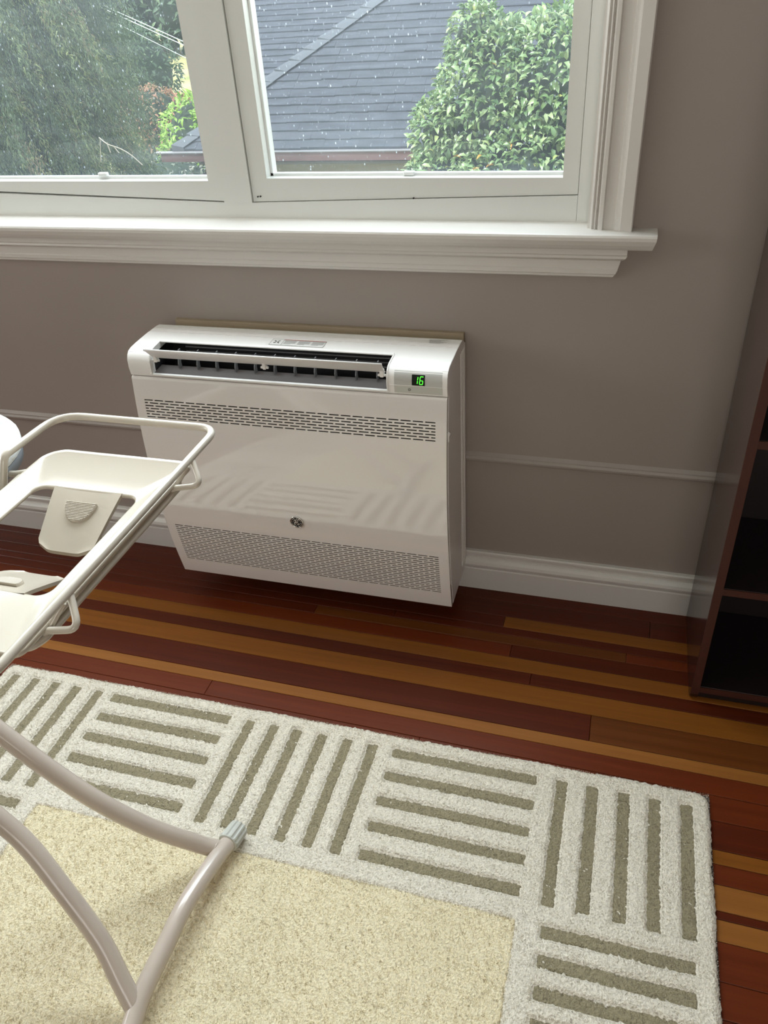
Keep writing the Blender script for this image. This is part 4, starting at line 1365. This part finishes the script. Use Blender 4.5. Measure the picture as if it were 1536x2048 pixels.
# rear wing with its own roof plane behind the hip
RW = props(empty('neighbor_roof_wing', (-4, 13, GZ)), 'grey shingled roof behind the diagonal hip ridge, upper left of right pane', 'house')
K2 = Vector((-5.72, 11.3, -0.60))
_np = npart
def npart(mb, name, m, parent=None):
    o = shift(mb, (-4, 13, GZ)).build(name, m); o.parent = RW; return o
for i in range(-2, 34):
    course(K2, i, K2.x - 0.40 * i * EX, K2.x - 0.40 * (i + 1) * EX, K2.x + 7.0, SHING if i % 2 else SHING2)
mb = MB()
q0 = K2 + Vector((0.8 * 0.1, -0.25, -0.16)); q1 = K2 + Vector((7, -0.25, -0.16)); q2 = K2 + Vector((7, 4.1, 4.1 * TS)); q3 = K2 + Vector((-1.64, 4.1, 4.1 * TS))
dn = Vector((0, 0, -0.05))
mb.add([q0 + dn, q1 + dn, q2 + dn, q3 + dn, q0 + dn * 4, q1 + dn * 4, q2 + dn * 4 + Vector((0, 3, 0)), q3 + dn * 4 + Vector((0, 3, 0))], [(0, 1, 2, 3), (0, 4, 5, 1), (3, 2, 6, 7), (0, 3, 7, 4), (1, 5, 6, 2)])
npart(mb, 'roof_deck', SHING2)
mb = MB(); mb.box((K2.x + 0.2, K2.y + 0.2, GZ), (K2.x + 6.8, K2.y + 7, K2.z - 0.25)); npart(mb, 'wall', STUCCO)

# ---- foliage builders
def mesh_from(v, faces_n, idx, tone, name, material, loc):
    me = bpy.data.meshes.new(name)
    me.vertices.add(len(v)); me.vertices.foreach_set('co', (v - np.array(loc)).astype(np.float32).ravel())
    me.loops.add(idx.size); me.loops.foreach_set('vertex_index', idx.astype(np.int32).ravel())
    nf = idx.shape[0]
    me.polygons.add(nf); me.polygons.foreach_set('loop_start', np.arange(0, idx.size, idx.shape[1], dtype=np.int32))
    a = me.attributes.new('tone', 'FLOAT', 'POINT'); a.data.foreach_set('value', tone.astype(np.float32))
    me.polygons.foreach_set('use_smooth', np.ones(nf, dtype=bool))
    me.materials.append(material); me.update()
    return me
def leaves(c, d, up, L, Wd, tone, fold=0.25, droop=0.25):
    """leaf at c pointing d (unit), side = d x up; 7 verts, 6 tris"""
    n = len(c)
    s = np.cross(d, up); s /= np.linalg.norm(s, axis=1, keepdims=True) + 1e-9
    u = np.cross(s, d)
    L = L[:, None]; Wd = Wd[:, None]
    P0 = c; P1 = c + d * L * 0.35 + u * L * 0.04; P2 = c + d * L * 0.72 - u * L * droop * 0.25; P3 = c + d * L - u * L * droop
    l1 = P1 + s * Wd * 0.5 + u * Wd * fold; r1 = P1 - s * Wd * 0.5 + u * Wd * fold
    l2 = P2 + s * Wd * 0.36 + u * Wd * fold * .7; r2 = P2 - s * Wd * 0.36 + u * Wd * fold * .7
    v = np.stack([P0, l1, P1, r1, l2, P2, r2, P3], 1).reshape(-1, 3)
    t = np.array([[0, 2, 1], [0, 3, 2], [1, 2, 5], [1, 5, 4], [2, 3, 6], [2, 6, 5], [4, 5, 7], [5, 6, 7]])
    idx = (t[None] + (np.arange(n) * 8)[:, None, None]).reshape(-1, 3)
    return v, idx, np.repeat(tone, 8)
def unit(a): return a / (np.linalg.norm(a, axis=1, keepdims=True) + 1e-9)
def blob_points(blobs, n, jitter=0.12, view=None, inner=0.0):
    vol = np.array([b[3] * b[4] + b[4] * b[5] + b[3] * b[5] for b in blobs]); vol = vol / vol.sum()
    which = RNG.choice(len(blobs), n, p=vol)
    B = np.array(blobs)[which]
    nrm = unit(RNG.normal(size=(n, 3)))
    rad = 1 - np.abs(RNG.normal(0, jitter, n)) - inner
    p = B[:, :3] + nrm * B[:, 3:6] * rad[:, None]
    keep = np.ones(n, bool)
    for b in blobs:
        q = (p - np.array(b[:3])) / (np.array(b[3:6]))
        keep &= ((q ** 2).sum(1) > 0.72)
    nn = unit(nrm / B[:, 3:6])
    return p[keep], nn[keep]
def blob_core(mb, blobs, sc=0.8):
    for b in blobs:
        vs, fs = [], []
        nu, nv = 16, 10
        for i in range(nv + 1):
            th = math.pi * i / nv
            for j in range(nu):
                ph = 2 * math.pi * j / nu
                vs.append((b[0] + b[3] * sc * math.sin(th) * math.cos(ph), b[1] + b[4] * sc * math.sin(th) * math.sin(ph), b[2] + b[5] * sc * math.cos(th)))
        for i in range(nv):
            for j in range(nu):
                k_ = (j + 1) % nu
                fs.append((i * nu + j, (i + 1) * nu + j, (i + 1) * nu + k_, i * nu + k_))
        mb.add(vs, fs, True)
def leafy(name, label, cat, blobs, n, L, W, material, base, nleaf=0, trunk=0.12, group=None, fold=0.25, core=0.80, jitter=0.12, ymax=None, gz=None):
    e = props(empty(name, base), label, cat, group)
    p, nn = blob_points(blobs, n, jitter)
    if ymax is not None:
        m = p[:, 1] < ymax
        p, nn = p[m], nn[m]
    n = len(p)
    d = unit(nn * 0.7 + RNG.normal(0, 0.55, (n, 3)) + np.array([0, 0, -0.05]))
    up = unit(np.array([0, -0.15, 1.0]) + nn * 0.5 + RNG.normal(0, 0.3, (n, 3)))
    LL = RNG.uniform(0.75, 1.25, n) * L; WW = LL * W
    tone = np.clip(RNG.beta(2.2, 2.0, n), 0, 0.93)
    tone[RNG.random(n) < 0.012] = 0.96
    tone[RNG.random(n) < 0.003] = 1.0
    v, idx, t = leaves(p, d, up, LL, WW, tone, fold)
    if nleaf:
        # the largest ones in view: nearest to the window side, as parts
        camp = np.array([1.0, -1.54, 1.32])
        score = np.linalg.norm(p - camp, axis=1)
        front = (nn @ unit((camp - np.mean(p, 0))[None])[0]) > 0.1
        vis = (p[:, 2] > -0.35)
        score = np.where(front & vis, score, 1e9)
        pick = np.argsort(score)[:nleaf * 3:3]
        protos = []
        for tn in (0.15, 0.4, 0.6, 0.85, 0.95):
            pv, pi_, pt_ = leaves(np.zeros((1, 3)), np.array([[1.0, 0, 0]]), np.array([[0, 0, 1.0]]), np.array([L * 1.1]), np.array([L * 1.1 * W]), np.array([tn]), fold)
            protos.append(mesh_from(pv, 3, pi_, pt_, 'leaf', material, (0, 0, 0)))
        for q in pick:
            o = bpy.data.objects.new('leaf', protos[min(4, int(tone[q] * 5))])
            x = Vector(d[q]); z = Vector(up[q]); yv = z.cross(x).normalized(); z = x.cross(yv)
            o.matrix_world = Matrix(((x.x, yv.x, z.x, p[q][0]), (x.y, yv.y, z.y, p[q][1]), (x.z, yv.z, z.z, p[q][2]), (0, 0, 0, 1)))
            o.matrix_world = Matrix.Translation(-Vector(base)) @ o.matrix_world
            COL.objects.link(o); o.parent = e
        keep = np.ones(n, bool); keep[pick] = False
        v, idx, t = leaves(p[keep], d[keep], up[keep], LL[keep], WW[keep], tone[keep], fold)
    me = mesh_from(v, 3, idx, t, 'foliage', material, base)
    o = bpy.data.objects.new('foliage', me); COL.objects.link(o); o.parent = e; o['kind'] = 'stuff'
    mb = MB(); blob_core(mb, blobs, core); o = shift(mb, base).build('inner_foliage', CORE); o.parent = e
    if trunk:
        b0 = blobs[0]
        mb = MB(); mb.tube([(b0[0], b0[1], gz if gz is not None else GZ - 0.1), (b0[0] + 0.05, b0[1], (base[2] + b0[2]) / 2), (b0[0], b0[1], b0[2])], [trunk, trunk * 0.8, trunk * 0.5], 10)
        o = shift(mb, base).build('trunk', BARK); o.parent = e
    return e
bb = [(0.55, 5.6, -0.55, 1.30, 1.0, 1.35), (-0.02, 5.5, 0.33, 0.62, 0.6, 0.60), (-0.30, 5.4, -0.30, 0.60, 0.55, 0.50), (-0.62, 5.35, -0.36, 0.36, 0.35, 0.30), (0.45, 5.4, 0.42, 0.62, 0.6, 0.58), (1.05, 5.5, 0.42, 0.70, 0.6, 0.66),
      (0.30, 5.0, -0.25, 0.65, 0.45, 0.55), (0.95, 4.95, -0.1, 0.6, 0.45, 0.6), (-0.30, 5.5, 0.78, 0.22, 0.22, 0.26), (-0.5, 5.45, 0.15, 0.33, 0.33, 0.3), (0.0, 5.6, -1.6, 1.2, 0.95, 1.0)]
leafy('camellia_bush', 'large rounded evergreen bush with glossy pale-tipped leaves outside the right pane', 'bush', bb, 62000, 0.066, 0.50, LEAF_BUSH, (0.55, 5.6, GZ), nleaf=290, trunk=0.10, core=0.70, jitter=0.10)
# distant planting seen through the left pane
leafy('lime_shrub', 'bright lime green shrub above the gutter corner', 'shrub', [(-7.35, 14, -1.25, 0.85, 0.8, 0.75), (-6.9, 13.9, -0.95, 0.6, 0.6, 0.45), (-7.5, 13.8, -1.9, 0.8, 0.8, 0.9)], 3500, 0.13, 0.42, LEAF_LIME, (-7.35, 14, GZ), trunk=0.07)
leafy('russet_shrub', 'reddish brown shrub left of the lime shrub', 'shrub', [(-12.0, 20, -1.75, 1.0, 0.8, 0.75), (-11.0, 20.2, -1.85, 0.9, 0.8, 0.55), (-11.6, 20, -2.6, 1.2, 0.9, 0.9)], 3800, 0.14, 0.40, LEAF_RED, (-11.6, 20, GZ), trunk=0.07)
leafy('flowering_hedge', 'grey green hedge with pale blossoms under the gutter corner', 'hedge', [(-6.6, 11.2, -1.7, 1.1, 0.7, 0.62), (-5.6, 11.0, -1.75, 0.9, 0.7, 0.55), (-6.2, 11.1, -2.5, 1.4, 0.9, 0.95)], 4500, 0.085, 0.5, LEAF_GREY, (-6.3, 11.1, GZ), trunk=0.05)
far = [(-29.2, 52, 3.0, 4.2, 3, 5.5, 'tall dark evergreen behind the power lines, leftmost of the far trees'), (-19.5, 50, 1.8, 3.6, 3, 4.5, 'far dark evergreen hidden behind the window mullion'), (-40.5, 50, 2.5, 4.5, 3, 5.5, 'far evergreen mostly hidden behind the drooping conifer')]
for x, yy, z, rx, ry, rz, lab in far:
    leafy('distant_tree', lab, 'tree', [(x, yy, z, rx, ry, rz), (x + rx * .5, yy - 1, z - rz * .45, rx * .7, ry * .8, rz * .55), (x - rx * .5, yy - 1, z - rz * .35, rx * .75, ry * .8, rz * .6)], 5200, 0.50, 0.40, LEAF_FAR, (x, yy, -2.7), trunk=0.5, group=None, jitter=0.2)
for (x, yy, z, r, lab) in ((-17.2, 28, -1.45, 1.7, 'olive green shrub beside the drooping conifer, above the russet shrub'), (-31, 41, -2.2, 3.0, 'wide green shrub far behind the drooping conifer')):
    leafy('garden_shrub', lab, 'shrub', [(x, yy, z, r, r * .8, r), (x - r * .5, yy, z - .3, r * .8, r * .7, r * .9)], 3500, 0.2, 0.42, LEAF_FAR, (x, yy, GZ), trunk=0.1)
# overhead cables
def cable(p, q, sag, r, lab):
    pts = [(p[0] + (q[0] - p[0]) * t, p[1] + (q[1] - p[1]) * t, p[2] + (q[2] - p[2]) * t - sag * 4 * t * (1 - t)) for t in [i / 14 for i in range(15)]]
    mb = MB(); mb.tube(pts, r, 6)
    props(mb.build('power_cable', CABLE), lab, 'cable', None)
def ray(px, py, Y):
    d = _f + _r * ((px - 768) / 1577.35) + _u * ((1024 - py) / 1577.35)
    t = (Y + 1.5388) / d.y
    return Vector((1.003, -1.5388, 1.3167)) + d * t
for (a, b, r, lab) in (((200, 8, 22), (520, 152, 19), 0.011, 'upper pale power cable crossing behind the left pane'), ((200, 14, 22), (520, 160, 19), 0.011, 'pale power cable just below the upper one'), ((200, 30, 23), (520, 190, 20), 0.007, 'thin lower cable sloping behind the left pane')):
    cable(ray(*a), ray(*b), 0.0, r, lab)

# drooping conifer at left
CB = (-5.35, 5.7, GZ)
CO = props(empty('weeping_conifer', CB), 'large drooping conifer filling the left pane', 'tree')
def crad(z):   # crown radius by height
    t = (z - GZ) / 9.0
    return 1.36 + 0.10 * math.sin(t * 9) - max(0, t - .72) * 4.0
Vs, Ts = [], []
for b_i in range(950):
    # a bough: a hanging curtain of strands sharing one tone, leaning outward and down
    z = RNG.uniform(-2.3, 3.0)
    ang = RNG.uniform(-2.3, 1.0)
    R_ = crad(z) * RNG.uniform(0.60, 0.95)
    ca, sa = math.cos(ang), math.sin(ang)
    bp0 = np.array([CB[0] + ca * R_, CB[1] + sa * R_, z])
    bdir = np.array([ca * 0.70 + 0.18, sa * 0.6, -0.50]) + RNG.normal(0, 0.12, 3); bdir /= np.linalg.norm(bdir)
    bl = RNG.uniform(0.35, 0.75)
    btone = np.clip(RNG.normal(0.5, 0.25), 0, 0.88)
    if RNG.random() < 0.02: btone = 0.97
    for s_i in range(15):
        u = RNG.uniform(0, 1)
        p = bp0 + bdir * bl * u + RNG.normal(0, 0.035, 3) + np.array([0, 0, -0.25 * u * u])
        d = np.array([ca * 0.12 + 0.16, sa * 0.12, -0.95]) + RNG.normal(0, 0.13, 3); d /= np.linalg.norm(d)
        L = RNG.uniform(0.22, 0.50); ns = 26
        t = np.linspace(0, 1, ns)[:, None]
        path = p + d * L * t + np.array([0.03, 0, -0.04]) * t ** 2
        env = (1 - t) * 0.028 + 0.006
        c = path + RNG.normal(0, 1, (ns, 3)) * env * np.array([1, 1, 0.5])
        dd = unit(d + RNG.normal(0, 0.42, (ns, 3)))
        sd = unit(np.cross(dd, RNG.normal(0, 1, (ns, 3))))
        ln = RNG.uniform(0.025, 0.06, (ns, 1)); w = RNG.uniform(0.003, 0.0065, (ns, 1))
        v = np.stack([c - sd * w, c + sd * w, c + dd * ln], 1).reshape(-1, 3)
        Vs.append(v); Ts.append(np.repeat(np.clip(btone + RNG.normal(0, .10) + RNG.normal(0, .08, ns), 0, 1), 3))
V = np.concatenate(Vs); idx = np.arange(len(V)).reshape(-1, 3)
me = mesh_from(V, 3, idx, np.concatenate(Ts), 'drooping_sprays', LEAF_CON, CB)
o = bpy.data.objects.new('drooping_sprays', me); COL.objects.link(o); o.parent = CO; o['kind'] = 'stuff'
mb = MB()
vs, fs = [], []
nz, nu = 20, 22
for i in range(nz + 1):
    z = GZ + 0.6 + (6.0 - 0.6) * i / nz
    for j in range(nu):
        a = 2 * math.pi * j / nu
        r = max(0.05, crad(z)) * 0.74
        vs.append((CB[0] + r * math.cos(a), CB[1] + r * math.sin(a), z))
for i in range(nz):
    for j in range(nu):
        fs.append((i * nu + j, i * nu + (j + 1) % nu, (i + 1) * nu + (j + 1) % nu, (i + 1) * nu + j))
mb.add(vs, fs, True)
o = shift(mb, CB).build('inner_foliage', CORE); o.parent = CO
mb = MB(); mb.tube([(CB[0], CB[1], GZ), (CB[0], CB[1], 6.4)], [0.28, 0.05], 12); o = shift(mb, CB).build('trunk', BARK); o.parent = CO
# the pale bare twig hanging near the bottom
tp = ray(198, 275, 3.75)
mb = MB()
mb.tube(spline([tp, ray(215, 288, 3.7), ray(240, 297, 3.7), ray(262, 310, 3.7), ray(285, 330, 3.7)], 5), 0.0035, 6)
mb.tube([ray(200, 277, 3.75), ray(202, 325, 3.75)], 0.0025, 6)
mb.tube([ray(214, 285, 3.7), ray(221, 305, 3.7)], 0.004, 6)
mb.tube([ray(228, 293, 3.7), ray(238, 306, 3.7)], 0.004, 6)
o = shift(mb, CB).build('bare_twig', TWIG); o.parent = CO
# lowest sprays at the ground
